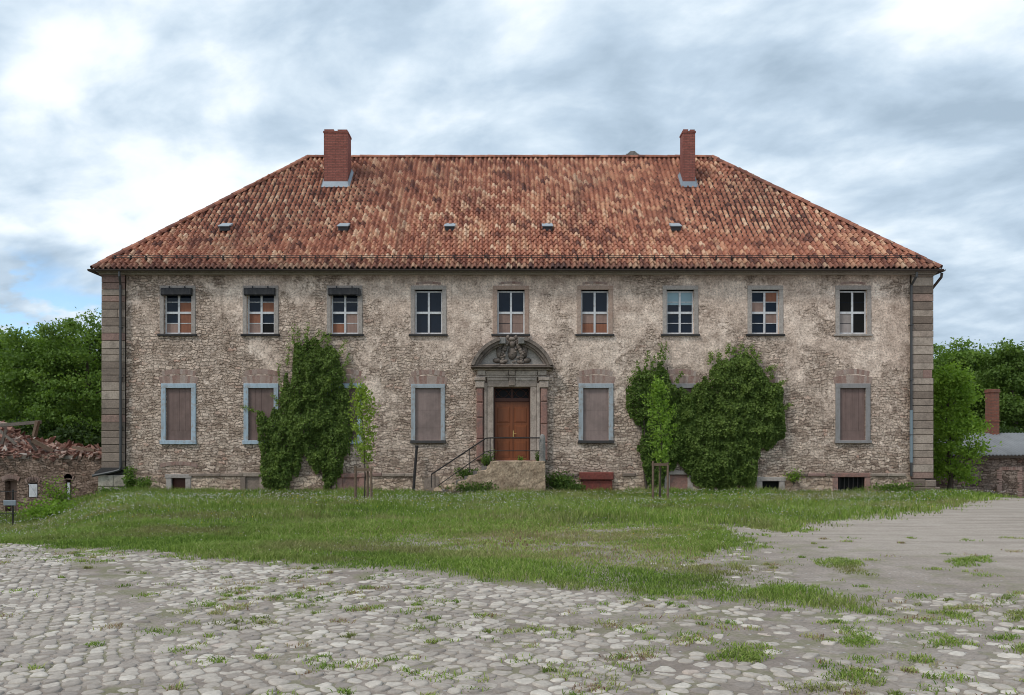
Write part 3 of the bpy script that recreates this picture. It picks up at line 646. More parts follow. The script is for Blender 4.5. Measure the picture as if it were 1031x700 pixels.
# upper windows
D, O, P, K, B, W = None, 0, 1, 2, 3, 4
CELLS = [[(D, D), (D, O), (D, O), (P, O)], [(D, D), (D, O), (O, D), (P, K)], [(D, D), (D, D), (D, P), (O, P)], [(D, D)]*4, [(D, D), (D, D), (P, P), (P, P)],
         [(D, D), (D, D), (P, P), (O, O)], [(B, B), (D, D), (D, D), (D, D)], [(D, O), (P, D), (D, P), (D, D)], [(K, K), (K, K), (W, K), (W, K)]]
for i, c in enumerate(UPC):
    bars = i in (0, 1, 2, 6, 7); h = UZ1-UZ0; x0, x1 = -UW/2, UW/2
    mb = MB(); ow, ot = .17, .17; sy = -.035
    mb.bbox(x0-ow, x0-.002, sy, .2, 0, h, .012); mb.bbox(x1+.002, x1+ow, sy, .2, 0, h, .012); mb.bbox(x0-ow, x1+ow, sy-.003, .2, h, h+ot, .012)
    win = build(mb, 'window', SURRPINK if i in (4, 5) else SURR, house, (fx(c), 0, UZ0))
    mb = MB(); mb.bbox(x0-ow-.07, x1+ow+.05, -.10, .1, -.085, -.002, .015); build(mb, 'sill', SILLM if i not in (8,) else SURR, win)
    mb = MB(); yf = .12 if i != 8 else .10; t = .055; zt = h-.03
    for a, b, e, f_ in ((x0, x0+t, 0, zt), (x1-t, x1, 0, zt), (x0+t, x1-t, 0, t+.02), (x0+t, x1-t, zt-t, zt)): mb.box(a, b, yf, yf+.06, e, f_)
    zm = zt*.50
    mb.box(-.04, .04, yf-.012, yf+.06, t, zt-t); mb.box(x0+t, -.04, yf-.008, yf+.06, zm-.045, zm+.045); mb.box(.04, x1-t, yf-.008, yf+.06, zm-.045, zm+.045)
    zr = [zt-t, zt*.75, zm, zt*.26, t]
    if bars:
        for zq in (zr[1], zr[3]): mb.box(x0+t, -.04, yf+.01, yf+.05, zq-.014, zq+.014); mb.box(.04, x1-t, yf+.01, yf+.05, zq-.014, zq+.014)
    build(mb, 'frame', WHITE, win)
    mb = MB(); mb.raw([(x0, yf+.04, 0), (x1, yf+.04, 0), (x1, yf+.04, zt), (x0, yf+.04, zt)], [(0, 1, 2, 3)])
    mb.raw([(x0, yf+.09, 0), (x1, yf+.09, 0), (x1, yf+.09, h), (x0, yf+.09, h)], [(0, 1, 2, 3)]); build(mb, 'pane', GLASS, win, fix=False)
    mb = MB(); any_ = False
    for rr, row in enumerate(CELLS[i]):
        for cc_, val in enumerate(row):
            if val is None: continue
            any_ = True; a, b = (x0+t, -.04) if cc_ == 0 else (.04, x1-t); z1_, z0_ = zr[rr], zr[rr+1]
            if val == B: z0_ -= .12
            j = random.uniform(-.012, .012)
            mb.box(a, b, yf+.02+.001*rr, yf+.035+.001*rr, z0_+(.0 if val != O else .01)+abs(j), z1_-abs(j)*2, val)
    if any_: build(mb, 'pane_board', PBOARD, win)
    if i < 3:
        mb = MB(); mb.bbox(x0-.08, x1+.06, -.17, -.04, h-.24, h+.055, .03)
        for q in (-.32, .3): mb.box(q, q+.03, -.12, -.05, h+.055, h+.13)
        if i == 2: mb.box(x1-.06, x1+.14, -.16, -.13, h-.26, h-.05, M=Matrix.Rotation(R(0), 4, 'Y'))
        build(mb, 'roller_shutter_box', ROLLER, win)
    # trace of a flat brick arch above
    if i in (3, 4, 5, 8):
        mb = MB()
        for q in range(9):
            xx = -.5+q*.11; mb.box(xx, xx+.112, -.012, .05, h+ot+.03+.05*(1-((q-4)/4.5)**2), h+ot+.12+.05*(1-((q-4)/4.5)**2), 0, random.uniform(0, 1), j=.003)
        build(mb, 'brick_arch', BRICK, house, (fx(c), 0, UZ0))

# lower windows, boarded
for i, (c, kind) in enumerate(LOC):
    x0, x1, h = -LW/2, LW/2, LZ1-LZ0; sm = (BLUE, BLUEGREY, BLUEGREY, GREYFRAME)[kind]; ow = .19 if kind != 1 else .17
    mb = MB(); mb.bbox(x0-ow, x0-.002, -.05, .2, 0, h, .012); mb.bbox(x1+.002, x1+ow, -.05, .2, 0, h, .012); mb.bbox(x0-ow, x1+ow, -.054, .2, h, h+ow, .012)
    win = build(mb, 'window', sm, house, (fx(c), 0, LZ0))
    mb = MB(); mb.bbox(x0-ow-.03, x1+ow+.03, -.11, .15, -.16 if kind == 0 else -.12, -.002, .015); build(mb, 'sill', sm if kind in (0, 3) else SILLM, win)
    mb = MB(); zc = .38 if kind != 1 else .5
    if kind in (0, 3):
        for q in range(4): mb.box(x0+q*LW/4+.004, x0+(q+1)*LW/4-.004, .05+random.uniform(-.003, .003), .08, zc+.006, h)
    else: mb.box(x0, x1, .05, .08, zc+.006, h*.58); mb.box(x0, x1, .055, .08, h*.58+.008, h)
    mb.box(x0+.003, x1-.003, .046, .08, .0, zc)
    build(mb, 'shutter_board', BOARDG if kind == 2 or kind == 1 else BOARD, win)
    mb = MB(); nb = 15; rise = .16
    for lay in (0, 1):
        for q in range(nb):
            if lay == 1 and (q < 1 or q > nb-2): continue
            an = (q-(nb-1)/2)/nb; xx = an*1.5; zz_ = h+ow+.06+rise*(1-(an*2)**2)*(.8 if lay else .5)+lay*.2
            Mx = Matrix.Translation((xx, 0, zz_)) @ Matrix.Rotation(an*.55, 4, 'Y')
            mb.box(-.052, .052, -.005, .05, .0 if lay else -.14, .195, 0, None, Mx, .002)
    build(mb, 'brick_arch', BRICK, house, (fx(c), 0, LZ0))

# cellar openings
for a, b, c, kind in CEL:
    xc = fx((a+b)/2); wd = fx(b)-fx(a); zt = fz(c)
    sm = {'dark': SURR, 'grey': SURR, 'red': REDSTONE, 'pink': SURR}[kind] if b < 800 else REDSTONE
    mb = MB(); mb.bbox(-wd/2-.22, -wd/2, -.10, .2, -.5, zt, .02); mb.bbox(wd/2, wd/2+.22, -.10, .2, -.5, zt, .02); mb.bbox(-wd/2-.26, wd/2+.26, -.12, .2, zt, zt+.17, .02)
    cw = build(mb, 'cellar_window', sm if kind != 'grey' else ASHLAR, house, (xc, 0, 0))
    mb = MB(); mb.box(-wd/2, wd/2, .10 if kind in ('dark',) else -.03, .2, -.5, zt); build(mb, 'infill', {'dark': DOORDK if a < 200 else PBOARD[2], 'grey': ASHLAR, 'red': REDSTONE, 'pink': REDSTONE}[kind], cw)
    if kind == 'dark' and a > 800:
        mb = MB()
        for q in range(6): mb.box(-wd/2+.1+q*wd/6, -wd/2+.13+q*wd/6, .02, .05, -.4, zt)
        build(mb, 'grille', IRON, cw)
# brick trace over the first cellar window
mb = MB()
for q in range(24):
    an = (q-11.5)/24; mb.box(-.04, .04, -.02, .05, -.06, .09, 0, random.uniform(0, .5), Matrix.Translation((fx(180)+an*1.5, 0, .95+.1*(1-(an*2)**2))) @ Matrix.Rotation(an*.6, 4, 'Y'), .006)
build(mb, 'brick_arch', BRICK, house)
# dark red two-tier cellar head right of the door
mb = MB(); mb.bbox(fx(583), fx(617), -.30, .1, fz(483), fz(475.5), .03); mb.bbox(fx(585), fx(616), -.20, .1, -.6, fz(483.6), .03, 0, .9)
build(mb, 'cellar_head', REDHATCH, house)

# eaves
ZE, YE = 8.80, -.42; EXL, EXR = -16.66, 17.06; RXL, RXR, YR, ZR = -9.88, 9.75, 6.55, 15.75
YB = 2*YR-YE
mb = MB(); mb.bbox(XL-.14, XR+.14, -.17, -.003, 8.645, 8.71, .02); mb.bbox(XL-.18, XR+.18, -.22, -.003, 8.713, 8.79, .02); build(mb, 'cornice', SURR, house)
mb = MB(); mb.box(EXL+.06, EXR-.06, YE+.04, YB-.04, 8.70+.093, 8.80); build(mb, 'soffit', SOFF, house)
def halfpipe(mb, p0, p1, r, n=8):
    p0, p1 = Vector(p0), Vector(p1); t = (p1-p0).normalized(); sd = t.cross(Vector((0, 0, 1))).normalized(); vs_ = []
    for p in (p0, p1):
        for rr in (r, r*.86):
            for q in range(n+1):
                an = math.pi+math.pi*q/n; vs_.append(p+sd*math.cos(an)*rr+Vector((0, 0, 1))*math.sin(an)*rr)
    m_ = n+1; fs = []
    for q in range(n): fs += [(q, q+1, 2*m_+q+1, 2*m_+q), (m_+q, m_+q+1, 3*m_+q+1, 3*m_+q), (q, q+1, m_+q+1, m_+q), (2*m_+q, 2*m_+q+1, 3*m_+q+1, 3*m_+q)]
    mb.raw(vs_, fs)
mb = MB(); halfpipe(mb, (EXL-.12, YE-.06, ZE-.03), (EXR+.06, YE-.06, ZE-.03), .085)
halfpipe(mb, (EXL-.07, YE-.1, ZE-.04), (EXL-.07, YB, ZE-.04), .085); halfpipe(mb, (EXR+.07, YE-.1, ZE-.04), (EXR+.07, YB, ZE-.04), .085)
build(mb, 'gutter', GUT, house)
mb = MB(); mb.tube([(fx(126), YE-.06, 8.68), (fx(126), YE-.05, 8.52), (fx(124), -.22, 8.20), (fx(124), -.21, .9)], .05, 8)
mb.tube([(fx(124), -.21, .95), (fx(123.3), -.24, .80), (fx(118), -.27, .74), (fx(97), -.29, .57)], .052, 8)
for z in (2.5, 4.5, 6.5): mb.box(fx(124)-.07, fx(124)+.07, -.27, -.1, z, z+.03)
dp = build(mb, 'downpipe', PIPE, house)
mb = MB(); mb.tube([(fx(917), YE-.05, 8.66), (fx(917), YE-.03, 8.5), (fx(915.5), -.16, 8.2), (fx(915.5), -.16, .55)], .05, 8)
for z in (2.2, 4.4, 6.6): mb.box(fx(915.5)-.07, fx(915.5)+.07, -.22, -.05, z, z+.03)
dp = build(mb, 'downpipe', PIPE, house)
mb = MB(); mb.tube([(fx(915.5), -.16, 1.1), (fx(915.5), -.16, 3.2)], .062, 8); build(mb, 'standpipe', PIPEBLUE, dp)
mb = MB(); mb.tube([(EXR+.10, YE+.1, 8.66), (EXR+.09, YE+.12, 8.5), (XR+.10, .0, 8.15), (XR+.08, .25, 8.0)], .055, 8); build(mb, 'downpipe', GUT, house)

# roof: underlay planes + real pantiles
def plane_pts(A, Bq, Cq): return Vector(A), Vector(Bq), Vector(Cq)
EC = [Vector((EXL, YE, ZE)), Vector((EXR, YE, ZE)), Vector((EXR, YB, ZE)), Vector((EXL, YB, ZE))]; RL, RR_ = Vector((RXL, YR, ZR)), Vector((RXR, YR, ZR))
TW, TH_ = .222, .335
def slope(E0, E1, T0, T1, seed):
    """eave from E0 to E1, upper edge T0..T1 (may coincide); returns tile arrays"""
    rg = np.random.default_rng(seed); U = (E1-E0).normalized(); Wd = (E1-E0).length
    up = (T0-E0)-U*(T0-E0).dot(U); L = up.length; Vv = up.normalized(); N = U.cross(Vv).normalized()
    if N.z < 0: N = -N
    l0 = (T0-E0).dot(U); l1 = Wd-(T1-E0).dot(U)
    nu, nv_ = int(Wd/TW)+2, int(L/TH_)+1
    I, J = np.meshgrid(np.arange(nu), np.arange(nv_)); s_ = I*TW+.02*np.sin(J*.37+1)+rg.normal(0, .006, I.shape); t_ = J*TH_+rg.normal(0, .008, I.shape)
    mid = t_+.1; k = (s_+TW*.45 > mid/L*l0) & (s_+TW*.55 < Wd-mid/L*l1) & (t_ < L-.05)
    s_, t_ = s_[k], t_[k]; n = len(s_)
    prof = np.array([(0, -.006), (.035, .062), (.08, .095), (.125, .066), (.155, .0), (.19, -.02), (.226, -.004)]); m_ = len(prof)
    V = np.zeros((n, 3*m_, 3)); lift = rg.normal(0, .005, n); tl = rg.normal(0, .012, n)
    sag = -.05*np.sin(s_/Wd*np.pi*3)*np.sin(np.clip(t_/L, 0, 1)*np.pi)-.03*vn2(s_*.3, t_*.3)
    Ua, Va, Na, Ea = (np.array(q) for q in (U, Vv, N, E0))
    for row, (tv, dzz) in enumerate(((0, .012), (0, .06), (.42, .010))):
        ss = s_[:, None]+prof[:, 0]+tl[:, None]*(row == 2); tt = np.repeat((t_+tv)[:, None], m_, 1); tt = np.minimum(tt, L+.02)
        nn = prof[:, 1]+dzz+lift[:, None]+sag[:, None]
        V[:, row*m_:(row+1)*m_] = Ea+ss[..., None]*Ua+tt[..., None]*Va+nn[..., None]*Na
    fq = np.array([(r*m_+q, r*m_+q+1, (r+1)*m_+q+1, (r+1)*m_+q) for r in (0, 1) for q in range(m_-1)])
    base = rg.beta(2.6, 2.6, n); patch = fbm(s_*.25, t_*.5, seed+3)-.5
    rn = np.clip(base*1.2-.09+patch*.35+(fbm(s_*.9, t_*.9, seed+9)-.5)*.35, 0, 1)
    return V.reshape(-1, 3), (np.arange(n)[:, None, None]*3*m_+fq).reshape(-1, 4), np.repeat(rn, len(fq))
def vn2(x, y): return vnoise(x, y, 5)
parts = [slope(EC[0], EC[1], RL, RR_, 11), slope(EC[1], EC[2], RR_, RR_, 12), slope(EC[2], EC[3], RR_, RL, 13), slope(EC[3], EC[0], RL, RL, 14)]
off = 0; VV, FF, RRr = [], [], []
for V, F, r in parts: VV.append(V); FF.append(F+off); RRr.append(r); off += len(V)
roof = npmesh('roof', np.concatenate(VV), np.concatenate(FF), TILE, house, rnd=np.concatenate(RRr))
mb = MB(); dn = Vector((0, 0, -.03)); mb.raw([p+dn for p in EC]+[RL+dn, RR_+dn], [(0, 1, 5, 4), (1, 2, 5), (2, 3, 4, 5), (3, 0, 4)]); build(mb, 'roof_underlay', UNDER, roof, fix=False)
mb = MB()
def ridge(p0, p1, r=.15, step=.36):
    L = (p1-p0).length; t = (p1-p0).normalized(); sd = t.cross(Vector((0, 0, 1))).normalized(); upv = sd.cross(t); n = int(L/step); s = L/n
    for i in range(n):
        c0 = p0+t*(i*s)+Vector((0, 0, .03+random.uniform(-.012, .012))); c1 = c0+t*(s*1.08); vs_ = []
        for c, rr in ((c0, r*1.08), (c1, r)):
            for q in range(7): an = math.pi*q/6; vs_.append(c+sd*math.cos(an)*rr+upv*(math.sin(an)*rr*.9-.02))
        mb.raw(vs_, [(q, q+1, 8+q, 7+q) for q in range(6)], 0, random.uniform(.05, .5))
ridge(RL, RR_)
for e, t_ in ((EC[0], RL), (EC[1], RR_), (EC[2], RR_), (EC[3], RL)): ridge(e, t_)
build(mb, 'ridge_tiles', TILE, roof, fix=False)
# snow guard: hooks and a thin rail near the eaves
SL = (ZR-ZE)/(YR-YE)
mb = MB(); yy = YE+.42; zz_ = ZE+.42*SL
mb.tube([(EXL+.6, yy-.08, zz_+.12), (EXR-.6, yy-.08, zz_+.12)], .014, 5); mb.tube([(EXL+.6, yy-.04, zz_+.2), (EXR-.6, yy-.04, zz_+.2)], .012, 5)
x = EXL+.7
while x < EXR-.6: mb.box(x, x+.03, yy-.09, yy+.06, zz_+.03, zz_+.21); x += .62
build(mb, 'snow_guard', IRON, roof)
# chimneys
def chimney(x0, x1, y0, y1, ztop):
    zb = ZE+(y0-YE)*SL
    mb = MB(); mb.box(x0, x1, y0, y1, zb-.5, ztop-.12); mb.box(x0-.025, x1+.025, y0-.025, y1+.025, ztop-.12, ztop-.04)
    q = x0+.05; mb.box(x0+.02, x0+.02+(x1-x0)*.4, y0, y1, ztop-.04, ztop+.04); mb.box(x1-(x1-x0)*.42, x1-.02, y0, y1, ztop-.04, ztop+.03)
    ch = build(mb, 'chimney', CHIM, roof)
    mb2 = MB(); a = .06
    zf = ZE+(y0-a-YE)*SL; zk = ZE+(y1+a-YE)*SL
    mb2.raw([(x0-a*1.5, y0-a*2, zf+.02), (x1+a*1.5, y0-a*2, zf+.02), (x1+.012, y0-.012, zf+.32), (x0-.012, y0-.012, zf+.32)], [(0, 1, 2, 3)])
    for sx, xx in ((-1, x0), (1, x1)):
        mb2.raw([(xx+sx*a*1.8, y0-a*2, zf+.04), (xx+sx*.013, y0-.013, zf+.32), (xx+sx*.013, y1, zk+.24), (xx+sx*a*1.8, y1, zk+.08)], [(0, 1, 2, 3)])
    o = build(mb2, 'flashing', ZINC, roof, fix=False)
    mdf = o.modifiers.new('thick', 'SOLIDIFY'); mdf.thickness = .02
chimney(-8.61, -7.52, 4.45, 5.25, 16.27)
chimney(7.86, 8.43, 4.45, 5.05, 16.27)
mb = MB(); mb.box(5.78, 6.3, 7.6, 8.1, 14.2, 16.28); mb.box(5.72, 6.36, 7.55, 8.15, 16.28, 16.34); mb.prism([(5.76, 16.34), (6.32, 16.34), (6.15, 16.49), (5.93, 16.49)], 7.6, 8.1); build(mb, 'chimney_stub', GREYPOST, roof)
for p in (227, 346, 453, 551, 680):
    x = (p-515)*33.67/800; y = 33.67-32; z = ZE+(y-YE)*SL
    mb = MB(); mb.raw([(x-.2, y-.16, z-.03), (x+.2, y-.16, z-.03), (x+.2, y-.16, z+.16), (x-.2, y-.16, z+.16), (x-.2, y+.3, z+.30), (x+.2, y+.3, z+.30), (x+.2, y+.3, z+.1), (x-.2, y+.3, z+.1)],
           [(0, 1, 2, 3), (0, 3, 4, 7), (1, 6, 5, 2)], 1)
    mb.raw([(x-.24, y-.24, z+.16), (x+.24, y-.24, z+.16), (x+.22, y+.3, z+.42), (x-.22, y+.3, z+.42), (x-.24, y-.24, z+.13), (x+.24, y-.24, z+.13), (x+.22, y+.3, z+.32), (x-.22, y+.3, z+.32)],
           [(0, 1, 2, 3), (4, 5, 6, 7), (0, 1, 5, 4), (1, 2, 6, 5), (2, 3, 7, 6), (3, 0, 4, 7)], 0)
    pass
    build(mb, 'roof_vent', [VENTM, VENTD], roof, fix=False)

# portal: pilasters, entablature, segmental pediment with a carved coat of arms
mb = MB(); por_w0, por_w1 = fx(479), fx(552)
mb.bbox(fx(490.5), fx(497), -.14, .40, 1.19, fz(390), .02); mb.bbox(fx(534), fx(540.5), -.14, .40, 1.19, fz(390), .02)     # inner jambs
mb.bbox(fx(490.5), fx(540.5), -.15, .40, fz(390)+.002, fz(384), .02)                                                       # lintel
for a, b in ((487.5, 490.3), (540.7, 543.5)): mb.bbox(fx(a), fx(b), -.17, .1, 1.19, fz(386), .015)
portal = build(mb, 'portal', PORTAL, house)
for a, b in ((479.5, 487.3), (543.7, 551.5)):
    mb = MB(); z = 1.19
    while z < fz(394)-.05:
        z1 = min(z+random.uniform(.6, 1.0), fz(391)); mb.bbox(fx(a)+.02, fx(b)-.02, -.24, .1, z+.004, z1-.004, .04, 0, random.uniform(0, .9)); z = z1
    build(mb, 'pilaster', REDSTONE, portal)
    mb = MB(); mb.bbox(fx(a)-.03, fx(b)+.03, -.28, .1, fz(391)+.002, fz(384), .03); mb.bbox(fx(a)-.07, fx(b)+.07, -.32, .1, fz(384)+.002, fz(380.5), .03)
    build(mb, 'capital', PORTAL, portal)
mb = MB()
mb.bbox(fx(479), fx(552), -.18, .1, fz(380.3), fz(378.6), .01); mb.bbox(fx(490.5), fx(512), -.16, .1, fz(383.8), fz(380.5), .015); mb.bbox(fx(519), fx(540.5), -.163, .1, fz(383.8), fz(380.5), .015)
mb.bbox(fx(512.2), fx(518.8), -.21, .1, fz(389), fz(380.6), .03)
for q, (a, b) in enumerate(((481, 489), (489.3, 512), (512.3, 518.7), (519, 541), (541.3, 550))): mb.bbox(fx(a), fx(b), -.20-.03*(q % 2 == 0), .1, fz(378.4), fz(373.6), .02)
mb.bbox(fx(478), fx(553), -.27, .1, fz(373.4), fz(371.6), .02)
build(mb, 'entablature', PORTAL, portal)
# pediment: cornice, arc (two broken halves) and tympanum
cx_, hw, rise_ = fx(515.5), (556-475)/50., (371-341.5)/25.
Rr = (hw*hw+rise_*rise_)/(2*rise_); zc = fz(369.5)-(Rr-rise_)
def arc(r, a0, a1, n=16): return [(cx_+r*math.sin(a0+(a1-a0)*i/n), zc+r*math.cos(a0+(a1-a0)*i/n)) for i in range(n+1)]
amax = math.asin(hw/Rr)*.985
mb = MB(); mb.bbox(fx(474.5), fx(556.5), -.52, .1, fz(371.4), fz(369.6), .05); mb.bbox(fx(477), fx(554), -.42, .1, fz(369.5), fz(367.8), .03)
for sgn in (-1, 1):
    for r0, r1, dpt in ((Rr-.11, Rr+.02, .55), (Rr-.22, Rr-.112, .44), (Rr-.30, Rr-.222, .32)):
        a0, a1 = sgn*.30, sgn*amax
        pts = arc(r1, a0, a1)+arc(r0, a1, a0)
        n = 17
        for q in range(16):
            A_, B_, C_, D_ = pts[q], pts[q+1], pts[2*n-2-q], pts[2*n-1-q]
            zmin = fz(369.4)
            quad = [(p[0], max(p[1], zmin)) for p in (A_, B_, C_, D_)]
            mb.prism(quad, -dpt, .05, 0, random.uniform(.2, .6))
ped = build(mb, 'pediment', DARKPORTAL, portal)
mb = MB(); pts = [p for p in arc(Rr-.27, -amax*.95, amax*.95, 24)]; pts = [(x, max(z, fz(367.7))) for x, z in pts]; mb.prism(pts, -.16, .05); build(mb, 'tympanum', TYMP, portal)
for sgn in (-1, 1): mb = MB(); mb.bbox(cx_+sgn*.38-.13, cx_+sgn*.38+.13, -.50, .0, fz(348), fz(341.5), .03); build(mb, 'pediment_block', GREYPOST, portal)
mb = MB(); rr = random.Random(3)
def carve(x, z, a, b, y=-.24, dpt=.12): mb.blob((cx_+x, y, fz(367)+z), a, dpt, b, 8, 5, 0, .12)
carve(0, .42, .19, .27, -.2, .14); carve(0, .78, .13, .14, -.24, .14); carve(0, .98, .16, .09, -.26, .14)
for sgn in (-1, 1):
    for q in range(9):                                                          # curling mantling round the shield
        an = q/8*2.6+.25; carve(sgn*(.28+.12*math.sin(an*1.4)), .08+.095*q, rr.uniform(.06, .12), rr.uniform(.06, .11), -.22, .1)
    carve(sgn*.52, .50, .11, .26, -.2, .1); carve(sgn*.46, .78, .12, .10, -.2, .1); carve(sgn*.60, .14, .16, .10, -.2, .1); carve(sgn*.36, .08, .16, .09, -.22, .1); carve(sgn*.16, 1.06, .07, .1, -.24)
for q in range(22): carve(rr.uniform(-.55, .55), rr.uniform(.05, .95), rr.uniform(.03, .07), rr.uniform(.03, .07), -.29, .06)
build(mb, 'coat_of_arms', DARKPORTAL, portal, smooth=True)

# door
DW = DX1-DX0; DH = fz(404)-DZ0
mb = MB(); mb.box(DX0, DX0+.06, .20, .34, DZ0, DZ1); mb.box(DX1-.06, DX1, .20, .34, DZ0, DZ1); mb.box(DX0+.06, DX1-.06, .18, .34, DZ0+DH, DZ0+DH+.14); mb.box(DX0+.06, DX1-.06, .2, .34, DZ1-.05, DZ1)
door = build(mb, 'door', DOORDK, house)
for k, (a, b) in enumerate(((DX0+.062, (DX0+DX1)/2-.004), ((DX0+DX1)/2+.004, DX1-.062))):
    mb = MB(); mb.box(a, b, .26, .31, DZ0, DZ0+DH-.002)
    wl = b-a
    for z0, z1 in ((.12, .78), (.88, 1.42), (1.52, 2.14)):
        z1 = min(z1, DH-.1)
        for q0, q1, y0 in ((.09, wl-.09, .245), (.14, wl-.14, .235)):
            e = q0-.09; mb.bbox(a+q0, a+q1, y0, .262, DZ0+z0+e, DZ0+z1-e, .012)
    mb.box(a, b, .24, .262, DZ0, DZ0+.09)
    leaf = build(mb, 'door_leaf', DOORM, door)
    if k == 1:
        mb = MB(); mb.box(a+.03, a+.075, .235, .262, DZ0+.95, DZ0+1.2); mb.tube([(a+.05, .23, DZ0+1.08), (a+.05, .19, DZ0+1.08), (a+.17, .19, DZ0+1.07)], .012, 6); build(mb, 'handle', BRASS, leaf)
    else:
        mb = MB(); mb.box(b-.03, b+.03, .225, .258, DZ0, DZ0+DH-.01); build(mb, 'astragal', DOORM, leaf)
fz0, fz1 = DZ0+DH+.14, DZ1-.05
mb = MB(); mb.box(DX0+.06, DX1-.06, .27, .29, fz0, fz1, 0); mb.box((DX0+DX1)/2-.025, (DX0+DX1)/2+.025, .23, .27, fz0, fz1, 1)
for sgn in (0, 1):
    a = DX0+.06 if sgn == 0 else (DX0+DX1)/2+.025; b = (DX0+DX1)/2-.025 if sgn == 0 else DX1-.06
    for c in (0, 1):
        pts = [(a+(b-a)*t/10, .255, (fz0+.02+(fz1-fz0-.04)*(math.sin(math.pi*t/10) if c else 1-math.sin(math.pi*t/10)))) for t in range(11)]; mb.tube(pts, .012, 5, 1)
build(mb, 'fanlight', [DOORGLASS, DOORDK], door)

# ------------------------------------------------------------------ entrance steps, rail, post
def sx(p, Y): return (p-515)*Y/800.
def sz(p, Y): return 1.65+(452-p)*Y/800.
YF = 30.55
st = empty('entrance_steps', (.2, 30.6, 0), 'worn masonry landing with crumbling side steps before the brown door', 'steps')
def loc(o, root): o.location = tuple(-c for c in root.location); return o
mb = MB(); poly = [(sx(549, YF), -.4), (sx(549, YF), 1.17), (sx(520, YF), 1.19), (sx(494, YF), 1.16), (sx(493, YF), 1.02), (sx(490.5, YF), .98), (sx(490, YF), .84), (sx(481, YF), .80), (sx(480, YF), .66), (sx(471, YF), .62), (sx(470, YF), .44), (sx(461, YF), .40), (sx(460, YF), .22), (sx(452, YF), .18), (sx(451, YF), .0), (sx(438, YF), -.4)]
# the outer face as a subdivided, roughened slab
mb.prism(poly, YF, YF+.32); wallo = loc(build(mb, 'parapet', STEPWALL, st), st)
md = wallo.modifiers.new('tri', 'TRIANGULATE'); md = wallo.modifiers.new('re', 'REMESH'); md.mode = 'VOXEL'; md.voxel_size = .035; md.use_smooth_shade = False
tx_ = bpy.data.textures.new('rough', 'CLOUDS'); tx_.noise_scale = .22; md = wallo.modifiers.new('dis', 'DISPLACE'); md.texture = tx_; md.strength = .055; md.mid_level = .5; md.texture_coords = 'LOCAL'
mb = MB(); mb.box(sx(493, YF), sx(548, YF), YF+.31, 31.86, -.4, 1.155); loc(build(mb, 'landing', TREADS, st), st)
mb = MB(); mb.bbox(DX0-.25, DX1+.25, 31.55, 31.99, 1.158, 1.19, .01); loc(build(mb, 'threshold', REDSTONE, st), st)
for q in range(6):
    xa = sx(493, YF)-.33*(q+1); z1 = 1.155-.185*(q+1)
    mb = MB(); mb.box(xa, xa+.36, YF+.30, 31.88, z1-.19, z1, j=.012); loc(build(mb, 'step', TREADS, st), st)
mb = MB()
for q in range(12): mb.blob((sx(random.uniform(438, 470), YF), YF-random.uniform(-.1, .25), random.uniform(.0, .22)), random.uniform(.08, .2), .12, random.uniform(.07, .14), 7, 4, 0, .25)
loc(build(mb, 'loose_stone', STEPWALL, st), st)
rl = empty('stair_railing', (-1.5, YF+.05, 0), 'thin rusty iron handrail rising along the entrance steps', 'railing')
Yr_ = YF+.16
def rp(p, q): return (sx(p, Yr_), Yr_, sz(q, Yr_))
mb = MB(); mb.tube([rp(434, 478), rp(437, 476), rp(489, 441.5), rp(493, 441), rp(543.5, 441)], .027, 7); h_ = loc(build(mb, 'handrail', IRON, rl), rl)
mb = MB(); mb.tube([rp(441, 489), rp(489, 455), rp(493, 454), rp(543.5, 454)], .018, 6); loc(build(mb, 'lower_rail', IRON, rl), rl)
for p, t, b in ((438, 476, 492), (473, 452.5, 476), (493.5, 441, 466), (434.3, 478, 491)):
    mb = MB(); mb.tube([rp(p, t), rp(p, b)], .018, 6); loc(build(mb, 'baluster', IRON, rl), rl)
mb = MB(); mb.prism([(sx(425, YF), 0), (sx(440, YF), 0), (sx(440, YF), .52), (sx(432, YF), .6), (sx(425, YF), .42)], 31.3, 31.6, 0, .3)
tag(build(mb, 'low_stub_wall', ASHLAR, None), 'low broken stub wall beside the foot of the entrance steps', 'wall')
mb = MB(); mb.tube([(0, 0, 1.15), (0, 0, 1.9), (0, 0, 2.08), (0, 0, 2.18), (0, 0, 2.22)], [.13, .125, .12, .09, .03], 12)
gp_ = build(mb, 'stone_post', GREYPOST, None, (sx(546, YF+.3), YF+.32, 0), smooth=False); tag(gp_, 'round topped grey stone post at right end of the landing', 'post')
mb = MB(); mb.tube([(fx(418)-.02, -.42, -.15), (fx(418.5), -.38, .6), (fx(420.5), -.3, 1.72)], [.06, .055, .055], 8); mb.tube([(fx(420.5), -.3, 1.70), (fx(420.5)+.01, -.3, 1.78)], .07, 8)
o = build(mb, 'iron_pipe', IRON, None, (0, 32, 0)); tag(o, 'dark upright iron pipe leaning against the house left of the steps', 'pipe')

# ------------------------------------------------------------------ foliage
def leaves(C, Dn, size, rg, droop=.4, asp=.62):
    """C centres, Dn outward dirs, size array -> folded four-corner leaves"""
    n = len(C); a = rg.normal(0, 1, (n, 3)); a[:, 2] -= droop; a /= np.linalg.norm(a, axis=1)[:, None]
    nn = Dn+rg.normal(0, .55, (n, 3)); nn[:, 2] += .25; nn -= a*np.sum(nn*a, 1)[:, None]; nn /= np.linalg.norm(nn, axis=1)[:, None]+1e-9
    b = np.cross(nn, a); s = size[:, None]; V = np.zeros((n, 4, 3))
    V[:, 0] = C-a*s*.5; V[:, 1] = C-b*s*asp*.5+nn*s*.12-a*s*.05; V[:, 2] = C+a*s*.5-nn*s*.1; V[:, 3] = C+b*s*asp*.5+nn*s*.12-a*s*.05
    return V.reshape(-1, 3), np.arange(n*4).reshape(n, 4)

